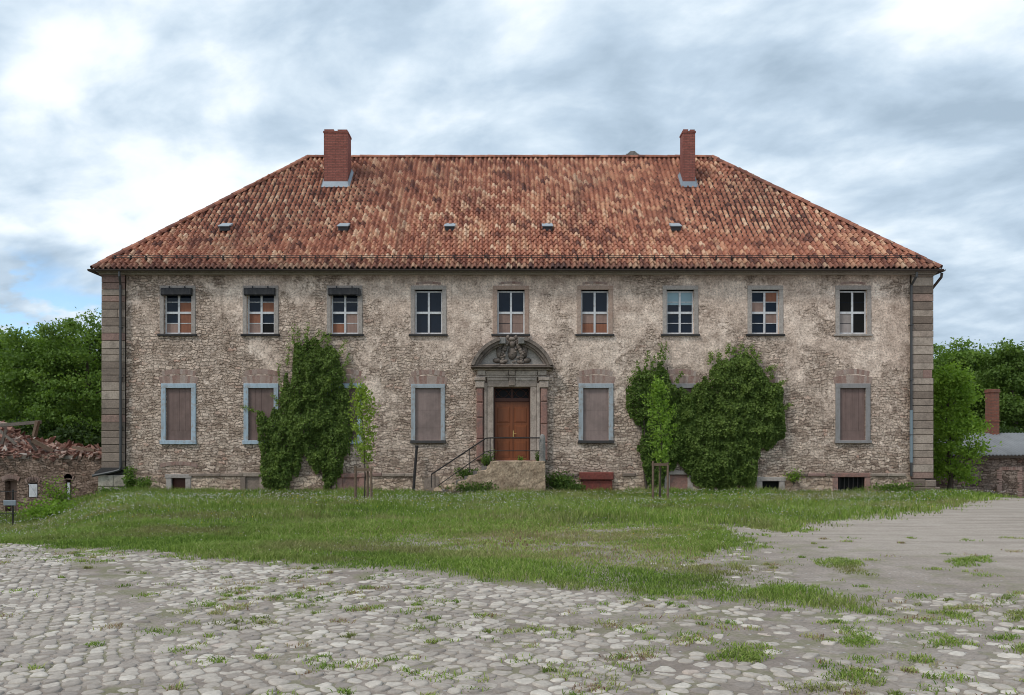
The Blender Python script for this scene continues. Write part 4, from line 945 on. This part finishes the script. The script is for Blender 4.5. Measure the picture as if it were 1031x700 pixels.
def creeper(name, label, poly, shoots, n, size, material, seed, depth, stems, rel=None):
    rg = np.random.default_rng(seed); P = [(fx(a), fz(b)) for a, b in poly]
    xs, zs = [p[0] for p in P], [p[1] for p in P]
    root = empty(name, ((min(xs)+max(xs))/2, 31.9, 0), label, 'climbing plant')
    x = rg.uniform(min(xs)-.1, max(xs)+.1, n*5); z = rg.uniform(min(zs)-.1, max(zs)+.15, n*5)
    wv = (fbm(x*4.2, z*.9, seed)-.56)*.8
    inn = inpoly(x, z, P); dd = np.where(inn, 1, -1)*polydist(x, z, P)
    k = (dd+np.minimum(wv, .05) > 0) & ((fbm(x*5.5+z*.8, z*1.3, seed+31) > .22) | (rg.random(len(x)) < .7)); x, z, dd = x[k][:n], z[k][:n], np.maximum(dd[k][:n], 0); n = len(x)
    lump = fbm(x*1.1, z*1.1, seed+5); lump2 = fbm(x*3., z*3., seed+8)
    dep = depth*(1-np.exp(-dd/.45))*(.2+.9*lump)+.10+.55*(lump2-.4)*np.minimum(1, dd/.4)+.30*(fbm(x*4.2, z*.9, seed)-.5)
    fr = 1-np.abs(rg.normal(0, .16, n)); fr = np.clip(fr, .25, 1.1)
    y = -np.maximum(dep, .06)*fr-.04+rg.normal(0, .03, n)
    # outward direction from the depth slope
    C = np.stack([x, y, z], -1); Dn = np.zeros((n, 3)); Dn[:, 1] = -1; Dn[:, 2] = .35
    sz_ = size*rg.uniform(.7, 1.35, n)
    V1, F1 = leaves(C, Dn, sz_, rg, .7, .8); r1 = np.clip(rg.beta(2, 2, n)*.8+(lump2-.5)*.5+.1, 0, 1)
    Vs, Fs, Rs = [V1], [F1], [r1]; o = len(V1)
    for (a, b, c, e_) in shoots:                                         # free shoots with leaves on both sides
        m_ = 80; t = rg.random(m_); c = a+(c-a)*1.15; e_ = b+(e_-b)*1.35; cx = fx(a)+(fx(c)-fx(a))*t+rg.normal(0, .05, m_)+.06*np.sin(t*5+a); cz = fz(b)+(fz(e_)-fz(b))*t+rg.normal(0, .04, m_)
        C = np.stack([cx, -.12-.10*(1-t)+rg.normal(0, .04, m_), cz], -1); Dn = np.tile([0, -1., .3], (m_, 1))
        V2, F2 = leaves(C, Dn, size*rg.uniform(.7, 1.2, m_)*(1.1-.4*t), rg, .1, .8); Vs.append(V2); Fs.append(F2+o); Rs.append(np.clip(rg.normal(.75, .15, m_), 0, 1)); o += len(V2)
    ob = npmesh('foliage', np.concatenate(Vs), np.concatenate(Fs), material, root, rnd=np.concatenate(Rs)); ob.location = (-root.location.x, .1, 0)
    mb = MB()
    for (a, b) in stems:
        for q in range(3):
            x0 = fx(a)+random.uniform(-.15, .15); pts = [(x0, -.12, -.3)]
            for t in range(1, 9):
                f_ = t/8; pts.append((x0+(fx(b[0])-fx(a))*f_**1.3+random.uniform(-.1, .1)+(q-1)*.35*f_, -.07-.08*math.sin(f_*3), -.1+(fz(b[1])+.1)*f_))
            mb.tube(pts, [.05*(1-.085*t) for t in range(9)], 6)
    so = build(mb, 'stem', BARK, root); so.location = (-root.location.x, .1, 0)
    return root
IVL = [(263, 496), (262, 478), (264, 458), (260, 439), (255, 425), (262, 415), (273, 416), (281, 409), (285, 397), (288, 384), (293, 362), (298, 347), (304, 346), (312, 342), (322, 344), (334, 350), (340, 356), (344, 366), (346, 378), (349, 388), (356, 393), (358, 412), (357.5, 433), (354, 450), (349, 471), (340, 482), (338, 496), (327, 496), (324, 482), (316, 471), (306.5, 455), (304, 471), (297, 485), (292, 496)]
creeper('wall_creeper', 'dark two legged creeper with ragged upright shoots, climbing left of the door', IVL,
        [(262, 415, 246, 411), (285, 395, 282, 370), (298, 350, 295, 333), (303, 350, 302, 336), (311, 345, 310, 331), (318, 346, 321, 336), (331, 350, 331, 339), (340, 360, 350, 346), (345, 372, 352, 360), (293, 370, 290, 350), (347, 384, 348, 374), (325, 348, 326, 338), (282, 408, 276, 400), (352, 392, 356, 384)],
        27000, .085, IVY_D, 31, .40, [(277, (275, 420)), (332, (310, 345))])
IVR1 = [(654, 492), (644, 470), (641, 455), (642, 440), (645, 432), (636, 422), (628, 403), (631, 392), (640, 378), (648, 368), (655, 372), (664, 360), (669, 366), (671, 376), (680, 384), (690, 388), (704, 398), (706, 440), (702, 474), (690, 474), (674, 472), (664, 492)]
creeper('wall_creeper', 'fresh green creeper with finger like shoots behind the right sapling', IVR1,
        [(634, 395, 633, 384), (641, 380, 643, 368), (651, 372, 651, 358), (664, 362, 664, 350), (669, 364, 669, 350), (657, 372, 657, 362), (682, 386, 684, 378), (638, 388, 638, 375)],
        16000, .085, IVY_L, 32, .34, [(655, (660, 370))])
IVR2 = [(695, 492), (688, 474), (680, 440), (683, 405), (696, 393), (704, 384), (710, 372), (716, 366), (726, 362), (733, 356), (742, 360), (750, 357), (760, 362), (767, 372), (771, 380), (780, 387), (788, 392), (787, 405), (791, 420), (787, 440), (776, 450), (768, 454), (765, 470), (757, 490), (740, 494), (715, 494)]
creeper('wall_creeper', 'big dense dark green creeper mound covering wall and windows right of the door', IVR2,
        [(715, 366, 714, 358), (733, 358, 731, 349), (744, 360, 745, 350), (755, 358, 757, 350), (768, 374, 779, 370), (780, 388, 791, 384), (762, 366, 763, 358), (774, 382, 777, 374), (722, 364, 722, 356), (738, 358, 738, 352), (788, 412, 794, 408), (750, 360, 751, 353)],
        36000, .088, IVY_D, 33, .60, [(715, (720, 380)), (745, (760, 380))])

def limb_tree(name, label, base, h, crown, cz0, n_leaf, lsz, material, seed, group=None, trunk_r=.18, nl=22, clump=.13, ground=None):
    """base (x, y), crown = (rx, ry) half widths, cz0 = height where the crown begins (fraction)"""
    rg = np.random.default_rng(seed); rd = random.Random(seed)
    zb = float(H(base[0], base[1])) if ground is None else ground
    root = empty(name, (base[0], base[1], zb), label, 'tree', group); rx, ry = crown
    mb = MB(); tp = []; x = y = 0.
    for i in range(9):
        t = i/8; tp.append(Vector((x, y, -.2+t*h*.86))); x += rd.uniform(-.025, .025)*h; y += rd.uniform(-.025, .025)*h
    mb.tube(tp, [trunk_r*(1-.86*i/8)+.01 for i in range(9)], 8)
    ends = []
    for i in range(nl):
        t = cz0*.75+(1-cz0*.75)*((i+.5)/nl)**.9; k = min(int(t*.86*8/.86), 7); p0 = tp[k].lerp(tp[k+1], min(1, t*8-k)) if k < 8 else tp[8]
        az = i*2.4+rd.uniform(-.5, .5); prof = math.sin(min(1, max(.05, (t-cz0*.6)/(1-cz0*.6)))**.75*math.pi*.86+.22)**.8; L = prof*rd.uniform(.72, 1.08)
        p1 = p0+Vector((math.cos(az)*rx*L, math.sin(az)*ry*L, h*rd.uniform(.02, .14)))
        pm = p0.lerp(p1, .5)+Vector((0, 0, h*.03)); r0 = trunk_r*.35*(1-t*.6)
        mb.tube([p0, pm, p1], [r0, r0*.6, r0*.2], 5); ends += [(p1, 1.), (pm.lerp(p1, .4), .9), (pm, .7)]
        for q in range(3):
            s0 = p0.lerp(p1, rd.uniform(.35, .85)); a2 = az+rd.choice((-1, 1))*rd.uniform(.5, 1.2); e = s0+Vector((math.cos(a2)*rx*.38, math.sin(a2)*ry*.38, h*rd.uniform(-.03, .10)))
            mb.tube([s0, e], [r0*.4, r0*.12], 4); ends.append((e, .85))
    for q in range(4): ends.append((tp[8]+Vector((rd.uniform(-.1, .1)*rx, rd.uniform(-.1, .1)*ry, h*rd.uniform(.02, .13))), .8))
    build(mb, 'trunk', BARK, root, fix=False)
    E = np.array([tuple(e) for e, _ in ends]); Wt = np.array([q for _, q in ends]); Wt = Wt*rg.uniform(.5, 1.3, len(Wt))
    ci = rg.choice(len(E), n_leaf, p=Wt/Wt.sum()); cr = (clump*h*(.6+.7*rg.random(len(E))))[ci]
    dv = rg.normal(0, 1, (n_leaf, 3)); dv /= np.linalg.norm(dv, axis=1)[:, None]; rad = np.abs(rg.normal(.75, .3, n_leaf))
    C = E[ci]+dv*rad[:, None]*cr[:, None]*np.array([1.05, 1.05, .62]); C[:, 2] -= .12*cr*rad
    tone = rg.random(len(E))[ci]
    V, F = leaves(C, dv+np.array([0, 0, .5]), lsz*rg.uniform(.6, 1.35, n_leaf), rg, .5, .7)
    npmesh('crown', V, F, material, root, rnd=np.clip(rg.beta(2, 2, n_leaf)*.6+tone*.4, 0, 1))
    return root
def at(px, Y): return ((px-515)*Y/800., Y)
# trees behind on the left
limb_tree('maple_tree', 'tall bushy green tree rising just left of the house corner', at(84, 47), 10.9, (3.5, 3.5), .18, 30000, .17, LEAF_MID, 51, None, .22, 30, .072)
limb_tree('maple_tree', 'broad round green tree at the left, behind the rubble heap', at(32, 49), 9.9, (3.9, 3.6), .15, 31000, .175, LEAF_MID, 52, None, .24, 30, .078)
limb_tree('dark_tree', 'dark tree at the far left edge of the photo', at(-12, 52), 10.6, (3.4, 3.4), .15, 16000, .26, LEAF_DARK, 53, None, .22, 24, .11)
limb_tree('dark_tree', 'dark green tree peeping up between the two left maples', at(58, 60), 11.6, (3.4, 3.4), .1, 15000, .28, LEAF_DARK, 54, None, .22, 24, .11)
limb_tree('maple_tree', 'green tree mostly hidden behind the left end of the house', at(128, 56), 10.6, (3.6, 3.6), .12, 12000, .28, LEAF_MID, 55, None, .22, 22, .11)
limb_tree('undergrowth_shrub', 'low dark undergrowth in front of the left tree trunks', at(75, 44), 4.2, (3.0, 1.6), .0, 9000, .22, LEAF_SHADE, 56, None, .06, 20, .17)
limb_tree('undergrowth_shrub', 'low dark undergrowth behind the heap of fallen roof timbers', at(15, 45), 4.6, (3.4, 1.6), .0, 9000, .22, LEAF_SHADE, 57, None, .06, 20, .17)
# right
limb_tree('maple_tree', 'light green young tree close to the right corner of the house', at(955, 35.6), 6.4, (1.22, 1.3), .26, 15000, .125, LEAF_LIGHT, 61, None, .10, 26, .075)
limb_tree('oak_tree', 'big dark green tree behind the shed, nearest the house', at(968, 52), 9.9, (3.6, 3.4), .15, 28000, .19, LEAF_MID, 62, None, .25, 28, .08)
limb_tree('oak_tree', 'big dark green tree at the right edge behind the shed chimney', at(1024, 50), 9.3, (3.3, 3.4), .12, 28000, .19, LEAF_DARK, 63, None, .25, 28, .085)
limb_tree('oak_tree', 'dark tree filling the gap behind the two right trees', at(998, 60), 9.4, (3.6, 3.0), .08, 15000, .28, LEAF_DARK, 64, None, .22, 24, .12)
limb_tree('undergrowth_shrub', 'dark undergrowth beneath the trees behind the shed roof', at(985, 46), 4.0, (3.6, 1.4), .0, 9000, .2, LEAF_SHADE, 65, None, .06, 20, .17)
# distant woodland strip that closes the horizon
def woodland(name, label, x0, x1, y0, h, n, seed):
    rg = np.random.default_rng(seed); nb = 26; bx = np.linspace(x0, x1, nb)+rg.uniform(-1.5, 1.5, nb); by = y0+rg.uniform(-5, 5, nb); bh = h*rg.uniform(.7, 1.1, nb)
    ci = rg.integers(0, nb, n); dv = rg.normal(0, 1, (n, 3)); dv /= np.linalg.norm(dv, axis=1)[:, None]; rr = rg.uniform(.6, 1.08, n)
    C = np.stack([bx[ci]+dv[:, 0]*rr*3.6, by[ci]+dv[:, 1]*rr*3, bh[ci]*.5+dv[:, 2]*rr*bh[ci]*.52], -1)
    V, F = leaves(C, dv, .42*rg.uniform(.7, 1.4, n), rg, .4, .7)
    tag(npmesh(name, V, F, LEAF_SHADE, rnd=rg.random(n)), label, 'trees', kind='stuff')
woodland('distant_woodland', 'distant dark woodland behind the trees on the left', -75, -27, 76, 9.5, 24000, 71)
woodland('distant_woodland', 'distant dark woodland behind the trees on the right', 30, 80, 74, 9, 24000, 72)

# young staked trees
def sapling(label, base, h, zc0, rw, material, n, seed):
    rg = np.random.default_rng(seed); rd = random.Random(seed); zb = float(H(*base))
    root = empty('young_tree', (base[0], base[1], zb), label, 'tree')
    mb = MB(); tp = [Vector((rd.uniform(-.02, .02)*i, rd.uniform(-.02, .02)*i, -.1+h*i/8)) for i in range(9)]; mb.tube(tp, [.03-.0028*i for i in range(9)], 6)
    E = []
    for i in range(26):
        t = zc0+(.97-zc0)*i/25.; p0 = tp[int(t*8)].lerp(tp[min(8, int(t*8)+1)], t*8-int(t*8)); az = i*2.4; u = (t-zc0)/(1-zc0); L = rw*(math.sin(math.pi*(u*.86+.13))**.8)*rd.uniform(.75, 1.15)
        p1 = p0+Vector((math.cos(az)*L, math.sin(az)*L, L*1.15)); mb.tube([p0, p1], [.008, .003], 4)
        for q in (.35, .6, .8, 1.): E.append(tuple(p0.lerp(p1, q)))
    E.append((tp[8].x, tp[8].y, h*1.0)); E.append((tp[8].x, tp[8].y, h*.96))
    build(mb, 'trunk', BARK, root, fix=False)
    E = np.array(E); ci = rg.integers(0, len(E), n); dv = rg.normal(0, 1, (n, 3))
    C = E[ci]+dv*np.array([.075, .075, .10]); V, F = leaves(C, dv, .105*rg.uniform(.6, 1.3, n), rg, .5, .62)
    npmesh('crown', V, F, material, root, rnd=rg.random(n))
def stakes(label, base, hs):
    zb = float(H(*base)); root = empty('tree_stakes', (base[0], base[1], zb), label, 'tree support', 'tree stake frames on the lawn')
    for q, (a, b) in enumerate(((-.26, -.15), (.24, -.12), (.05, .28))):
        mb = MB(); mb.tube([(a, b, -.2), (a*.97, b*.97, hs+.05*(q == 0))], [.042, .038], 8); build(mb, 'stake', STAKE, root)
    for (a, b) in (((-.30, -.15), (.28, -.12)), ((-.27, -.13), (.06, .28)), ((.25, -.10), (.05, .28))):
        mb = MB(); p, q = Vector((a[0], a[1], 0)), Vector((b[0], b[1], 0)); dd_ = (q-p).normalized(); nn = Vector((-dd_.y, dd_.x, 0))*.018
        mb.raw([p-nn+Vector((0, 0, hs-.11)), p+nn+Vector((0, 0, hs-.11)), q+nn+Vector((0, 0, hs-.11)), q-nn+Vector((0, 0, hs-.11)), p-nn+Vector((0, 0, hs-.02)), p+nn+Vector((0, 0, hs-.02)), q+nn+Vector((0, 0, hs-.02)), q-nn+Vector((0, 0, hs-.02))],
               [(0, 1, 2, 3), (4, 5, 6, 7), (0, 1, 5, 4), (1, 2, 6, 5), (2, 3, 7, 6), (3, 0, 4, 7)]); build(mb, 'crossbar', STAKE, root)
SL_, SR_ = at(367, 25.2), at(664.5, 26.2)
sapling('slim yellow green sapling tied to stakes in front of the left creeper', SL_, 3.75, .37, .40, SAP_L, 1500, 81)
stakes('wooden stake frame around the slim yellow green sapling left of the steps', SL_, 1.12)
sapling('bushier bright green sapling tied to stakes in front of the right creepers', SR_, 4.0, .32, .44, SAP_R, 1700, 82)
stakes('wooden stake frame around the bright green sapling before the right creepers', SR_, 1.30)

# small shrubs and weeds by the walls
def shrub(name, label, x, y, z, rx, ry, h, n, lsz, material, seed, cat='shrub'):
    rg = np.random.default_rng(seed); rd = random.Random(seed); root = empty(name, (x, y, z), label, cat); mb = MB(); E = []
    for q in range(9):
        az = q*2.4; p1 = Vector((math.cos(az)*rx*rd.uniform(.3, .8), math.sin(az)*ry*rd.uniform(.3, .8), h*rd.uniform(.45, .95))); mb.tube([(0, 0, -.1), p1*.5, p1], [.012, .009, .004], 4)
        E += [tuple(p1), tuple(p1*.7), tuple(p1*.45)]
    build(mb, 'stem', BARK, root, fix=False); E = np.array(E); ci = rg.integers(0, len(E), n); dv = rg.normal(0, 1, (n, 3))
    C = E[ci]+dv*np.array([rx*.28, ry*.28, h*.13]); C[:, 2] = np.maximum(C[:, 2], .01); V, F = leaves(C, dv, lsz*rg.uniform(.6, 1.3, n), rg, .2, .6); npmesh('foliage', V, F, material, root, rnd=rg.random(n))
shrub('elder_shrub', 'upright leafy shrub against the wall beside the left corner base', fx(136), 31.55, -.12, .26, .25, 1.0, 700, .11, LEAF_MID, 91)
shrub('elder_shrub', 'low leafy shrub right of the upright one at the left corner', fx(149), 31.5, -.1, .35, .3, .55, 500, .11, LEAF_MID, 92)
shrub('bramble_bush', 'green bramble bush on the bank before the ruined wall', *at(50, 28.5), float(H(*at(50, 28.5)))-.05, 1.1, .7, .65, 1800, .11, LEAF_LIGHT, 93)
shrub('bramble_bush', 'pale green bush growing up against the ruined wall', *at(58, 31.5), float(H(*at(58, 31.5))), .7, .4, 1.35, 700, .10, LEAF_LIGHT, 94)
shrub('box_shrub', 'small round green shrub at the top of the steps', sx(490.5, 31.2), 31.25, .95, .27, .25, .62, 700, .07, LEAF_MID, 95)
shrub('potted_weed', 'small weed sprouting on the landing in front of the door', sx(524, 31), 31.2, 1.155, .17, .12, .22, 120, .06, SAP_R, 96, 'weed')
shrub('box_shrub', 'small dark shrub tucked beside the stone post', sx(541.5, 31.3), 31.3, 1.15, .13, .15, .35, 260, .07, LEAF_DARK, 97)
shrub('nettle_patch', 'dark green nettles at the wall right of the landing', fx(562), 31.35, -.1, .62, .4, .75, 1500, .10, LEAF_DARK, 98, 'nettles')
shrub('nettle_patch', 'second clump of nettles hugging the landing right side', fx(575), 31.3, -.1, .45, .35, .42, 700, .10, LEAF_DARK, 99, 'nettles')
shrub('nettle_patch', 'dark weeds along the foot of the steps', sx(478, 30.2), 30.3, -.08, .9, .2, .42, 1100, .09, LEAF_DARK, 100, 'nettles')
shrub('fern_clump', 'dark ferns growing on the broken side steps behind the parapet', sx(470, 31.2), 31.2, .45, .55, .3, .42, 800, .09, LEAF_DARK, 104, 'fern')
shrub('wall_weed', 'small plant rooted in the wall above the right cellar opening', fx(797), 31.75, .3, .35, .2, .5, 260, .09, LEAF_LIGHT, 101, 'weed')
shrub('nettle_patch', 'low weeds at the foot of the right wall near the corner pilaster', fx(895), 31.5, -.12, .95, .3, .42, 1100, .09, LEAF_MID, 102, 'nettles')
shrub('nettle_patch', 'low weeds on the bank below the left corner base', fx(118), 31.3, -.25, .5, .3, .4, 700, .09, LEAF_MID, 103, 'nettles')

# ------------------------------------------------------------------ ruined wing on the left
YW = 33.1
def wx(p): return (p-515)*YW/800.
def wz(p): return 1.65+(452-p)*YW/800.
ruin = empty('ruined_outbuilding', (wx(20), YW, -.95), 'roofless ruined brick outbuilding adjoining the left end of the house', 'ruin')
rloc = tuple(-c for c in ruin.location)
hs = [(wx(28.5), wx(38), wz(501), wz(486)), (wx(66), wx(72), wz(503), wz(483)), (wx(5), wx(17), wz(515), wz(484))]
mb = MB(); holed(mb, wx(-170), wx(106), -1.6, 1.32, hs, YW, .35)
xs = np.linspace(wx(-170), wx(106), 60); zt = [1.32+random.uniform(0, .16) for _ in xs]
for q in range(59): mb.raw([(xs[q], YW, 1.32), (xs[q+1], YW, 1.32), (xs[q+1], YW, zt[q+1]), (xs[q], YW, zt[q]), (xs[q], YW+.4, zt[q]), (xs[q+1], YW+.4, zt[q+1])], [(0, 1, 2, 3), (3, 2, 5, 4)])
mb.box(wx(-170), wx(106), YW+5.5, YW+5.9, -1.6, 1.1)
build(mb, 'wall', RUINB, ruin, rloc, fix=False)
for a, b, z in ((28.5, 38, 486), (66, 72, 483), (5, 17, 484)):
    mb = MB()
    for q in range(9): an = (q-4)/9; mb.box(-.05, .05, -.03, .1, -.02, .16, 0, random.uniform(0, .5), Matrix.Translation(((wx(a)+wx(b))/2+an*(wx(b)-wx(a))*1.3, YW, wz(z)+.09*(1-(an*2)**2))) @ Matrix.Rotation(an*.9, 4, 'Y'))
    build(mb, 'brick_arch', BRICK, ruin, rloc)
mb = MB(); mb.box(wx(29.5), wx(37.6), YW-.02, YW+.02, wz(500.5), wz(487.5)); mb.box(-.02, .02, -.03, .0, -.32, .32, 0, .2, Matrix.Translation(((wx(29)+wx(38))/2, YW-.015, wz(494))) @ Matrix.Rotation(R(-30), 4, 'Y'))
build(mb, 'shutter', WHITE, ruin, rloc)
mb = MB(); mb.box(wx(67), wx(69.5), YW+.05, YW+.1, wz(503), wz(486)); build(mb, 'door_post', WHITE, ruin, rloc)
mb = MB(); mb.box(wx(-165), wx(104), YW+.4, YW+5.4, -1.55, .9); build(mb, 'fill', RUB, ruin, rloc)
for a, b in ((-60, -30), (8, 30), (60, 78)): mb = MB(); mb.box(wx(a), wx(b), YW-.05, YW-.003, wz(459)-.12, wz(459), 0, random.random(), j=.01); build(mb, 'wall_plate', TIMBER, ruin, rloc)
# heap of broken tiles and laths on top
n = 5200; rg = np.random.default_rng(5); x = rg.uniform(wx(-160), wx(105), n); y = YW+.15+rg.uniform(-.12, 4.6, n)
pxx = 515+x*800/y
topz = np.interp(pxx, [-200, -60, -10, 8, 18, 30, 48, 75, 105], [2.8, 2.9, 3.0, 2.75, 2.3, 2.15, 1.95, 1.75, 1.62])
prof = np.sin(np.clip((y-YW)/4.6, 0, 1)*np.pi*.5)**.7; base_ = 1.30
topz = 1.65+(topz-1.65)*y/YW-.12; z = base_+(topz-base_)*prof*rg.uniform(.72, 1.0, n)+rg.normal(0, .04, n)
V = np.zeros((n, 8, 3)); S = np.stack([rg.uniform(.06, .24, n)*np.where(rg.random(n) < .06, 2.6, 1), rg.uniform(.05, .16, n), rg.uniform(.015, .05, n)], -1)
an = rg.normal(0, .55, (n, 2)); az = rg.uniform(0, 6.28, n)
cn = np.array([(a, b, c) for a in (-1, 1) for b in (-1, 1) for c in (-1, 1)])
L = cn[None]*S[:, None]*rg.uniform(.6, 1.2, (n, 8, 1))
c1, s1 = np.cos(an[:, 0])[:, None], np.sin(an[:, 0])[:, None]; Lx, Ly, Lz = L[..., 0]*c1+L[..., 2]*s1, L[..., 1], -L[..., 0]*s1+L[..., 2]*c1
c1, s1 = np.cos(an[:, 1])[:, None], np.sin(an[:, 1])[:, None]; Ly, Lz = Ly*c1-Lz*s1, Ly*s1+Lz*c1
c1, s1 = np.cos(az)[:, None], np.sin(az)[:, None]; Lx, Ly = Lx*c1-Ly*s1, Lx*s1+Ly*c1
V[..., 0], V[..., 1], V[..., 2] = x[:, None]+Lx, y[:, None]+Ly, z[:, None]+Lz
Fq = np.array([(0, 1, 3, 2), (4, 6, 7, 5), (0, 4, 5, 1), (2, 3, 7, 6), (0, 2, 6, 4), (1, 5, 7, 3)])
tag(npmesh('roof_rubble', V.reshape(-1, 3), (np.arange(n)[:, None, None]*8+Fq).reshape(-1, 4), RUB, rnd=np.repeat(rg.random(n), 6)), 'heap of broken red roof tiles and debris on the ruined wall', 'rubble', kind='stuff')
def beam(label, p0, p1, w_=.09, m_=TIMBER, Y=YW+.25):
    a = Vector((sx(p0[0], Y), Y+random.uniform(-.1, .1), sz(p0[1], Y)+.06)); b = Vector((sx(p1[0], Y), Y+random.uniform(0, .3), sz(p1[1], Y)+.06)); dd_ = b-a
    mb = MB(); mb.box(-w_, w_, -w_*.8, w_*.8, 0, dd_.length, j=.012); o = build(mb, 'broken_beam', m_, None, tuple(a)); o.rotation_mode = 'QUATERNION'; o.rotation_quaternion = dd_.to_track_quat('Z', 'Y')
    tag(o, label, 'beam', 'fallen roof timbers')
beam('long pale grey beam lying nearly level across top of rubble', (-30, 432), (37, 426), .085)
beam('short brown rafter standing at right end of the long level beam', (33, 441), (37, 425), .08, STAKE)
beam('pale plank leaning steeply at the left edge of the rubble', (2, 449), (6, 434), .07)
beam('thin grey rafter slanting down to the right below the level beam', (-4, 432), (16, 449), .05)
beam('short pale plank end poking from the middle of the rubble', (29, 443), (35, 455), .07)
beam('thick reddish brown beam half buried down the right rubble slope', (33, 445), (50, 456), .10, STAKE)
beam('flat brown board near the right end of rubble slope', (72, 452), (94, 455), .06, STAKE)

# wire mesh fence with its small pale board, far left
fl = at(13, 27); fzb = float(H(*fl))
fn = empty('wire_fence', (fl[0], fl[1], fzb), 'rusty wire mesh fence panel with small grey board at far left', 'fence')
for q in (0, -1.3, -2.6):
    mb = MB(); mb.tube([(q, 0, -.3), (q, 0, 1.32)], .028, 7); build(mb, 'post', IRON, fn)
mb = MB()
for z in (.1, .5, .9, 1.25): mb.tube([(.15, -.03, z), (-2.75, -.03, z)], .012, 5)
for q in range(19): mb.tube([(.1-q*.15, -.03, .1), (.1-q*.15, -.03, 1.25)], .004, 4)
build(mb, 'mesh', IRON, fn)
mb = MB(); mb.bbox(-.28, .14, -.075, -.04, .78, .96, .008); build(mb, 'board', ZINC, fn)

# ------------------------------------------------------------------ shed on the right
YS = 38.; 
def hx(p): return (p-515)*YS/800.
def hz(p): return 1.65+(452-p)*YS/800.
shed = empty('low_shed', (hx(1010), YS, -.8), 'low rubble stone shed with grey corrugated roof at the right edge', 'shed'); sloc = tuple(-c for c in shed.location)
SX0, SX1, SD = hx(960), hx(1230), 6.0
mb = MB(); mb.raw([(SX0, YS, -1.4), (SX1, YS, -1.4), (SX1, YS, 1.40), (SX0, YS, 1.40), (SX0, YS+SD, -1.4), (SX1, YS+SD, -1.4), (SX1, YS+SD, 1.4), (SX0, YS+SD, 1.4), (SX0, YS+SD/2, 2.38), (SX1, YS+SD/2, 2.38)],
                  [(0, 1, 2, 3), (0, 3, 8, 7, 4), (1, 5, 6, 9, 2), (4, 7, 6, 5)]); build(mb, 'wall', SHEDWALL, shed, sloc, fix=False)
nn = 420; xs = np.linspace(SX0-.25, SX1+.25, nn); zz2 = .035*np.cos(xs*2*np.pi/.177)
rows = [(YS-.32, 1.36), (YS+SD/2, 2.46), (YS+SD+.32, 1.36)]
V = np.concatenate([np.stack([xs, np.full(nn, a), zz2+b], -1) for a, b in rows]); q = np.arange(nn-1); F = np.concatenate([np.stack([q+k*nn, q+1+k*nn, q+1+(k+1)*nn, q+(k+1)*nn], -1) for k in (0, 1)])
sr = npmesh('roof', V, F, CORR, shed, sloc, smooth=True); md = sr.modifiers.new('thick', 'SOLIDIFY'); md.thickness = .012
mb = MB(); ax, bx = sx(994.8, 41), sx(1003.2, 41); mb.box(ax, bx, 40.75, 41.25, 1.9, 4.55); mb.box(ax-.04, bx+.04, 40.71, 41.29, 4.55, 4.62); mb.box(ax-.03, bx+.03, 40.72, 41.28, 3.05, 3.11); mb.box(ax-.02, bx+.02, 40.73, 41.27, 4.62, 4.72)
build(mb, 'chimney', SHEDCHIM, sr)
mb = MB(); mb.box(hx(1008), hx(1026), YS-.03, YS+.1, -1.1, hz(474)); bd = build(mb, 'blocked_doorway', SHEDWALL, shed, sloc)
mb = MB()
for a, b in ((1005.5, 1008.5), (1026, 1029)):
    z = -1.0
    while z < hz(472): mb.bbox(hx(a)-random.choice((0, .09)), hx(b), -.04+YS, YS+.1, z, z+.075, .008, 0, random.uniform(0, .6)); z += .087
for q in range(10): mb.box(hx(1006)+q*.108, hx(1006)+q*.108+.09, YS-.045, YS+.1, hz(473.5), hz(473.5)+.17, 0, random.uniform(0, .6))
build(mb, 'brick_trim', BRICK, bd)
mb = MB(); mb.box(SX0-.2, SX1+.2, YS-.30, YS-.25, 1.22, 1.34); build(mb, 'fascia', SOFF, shed, sloc)
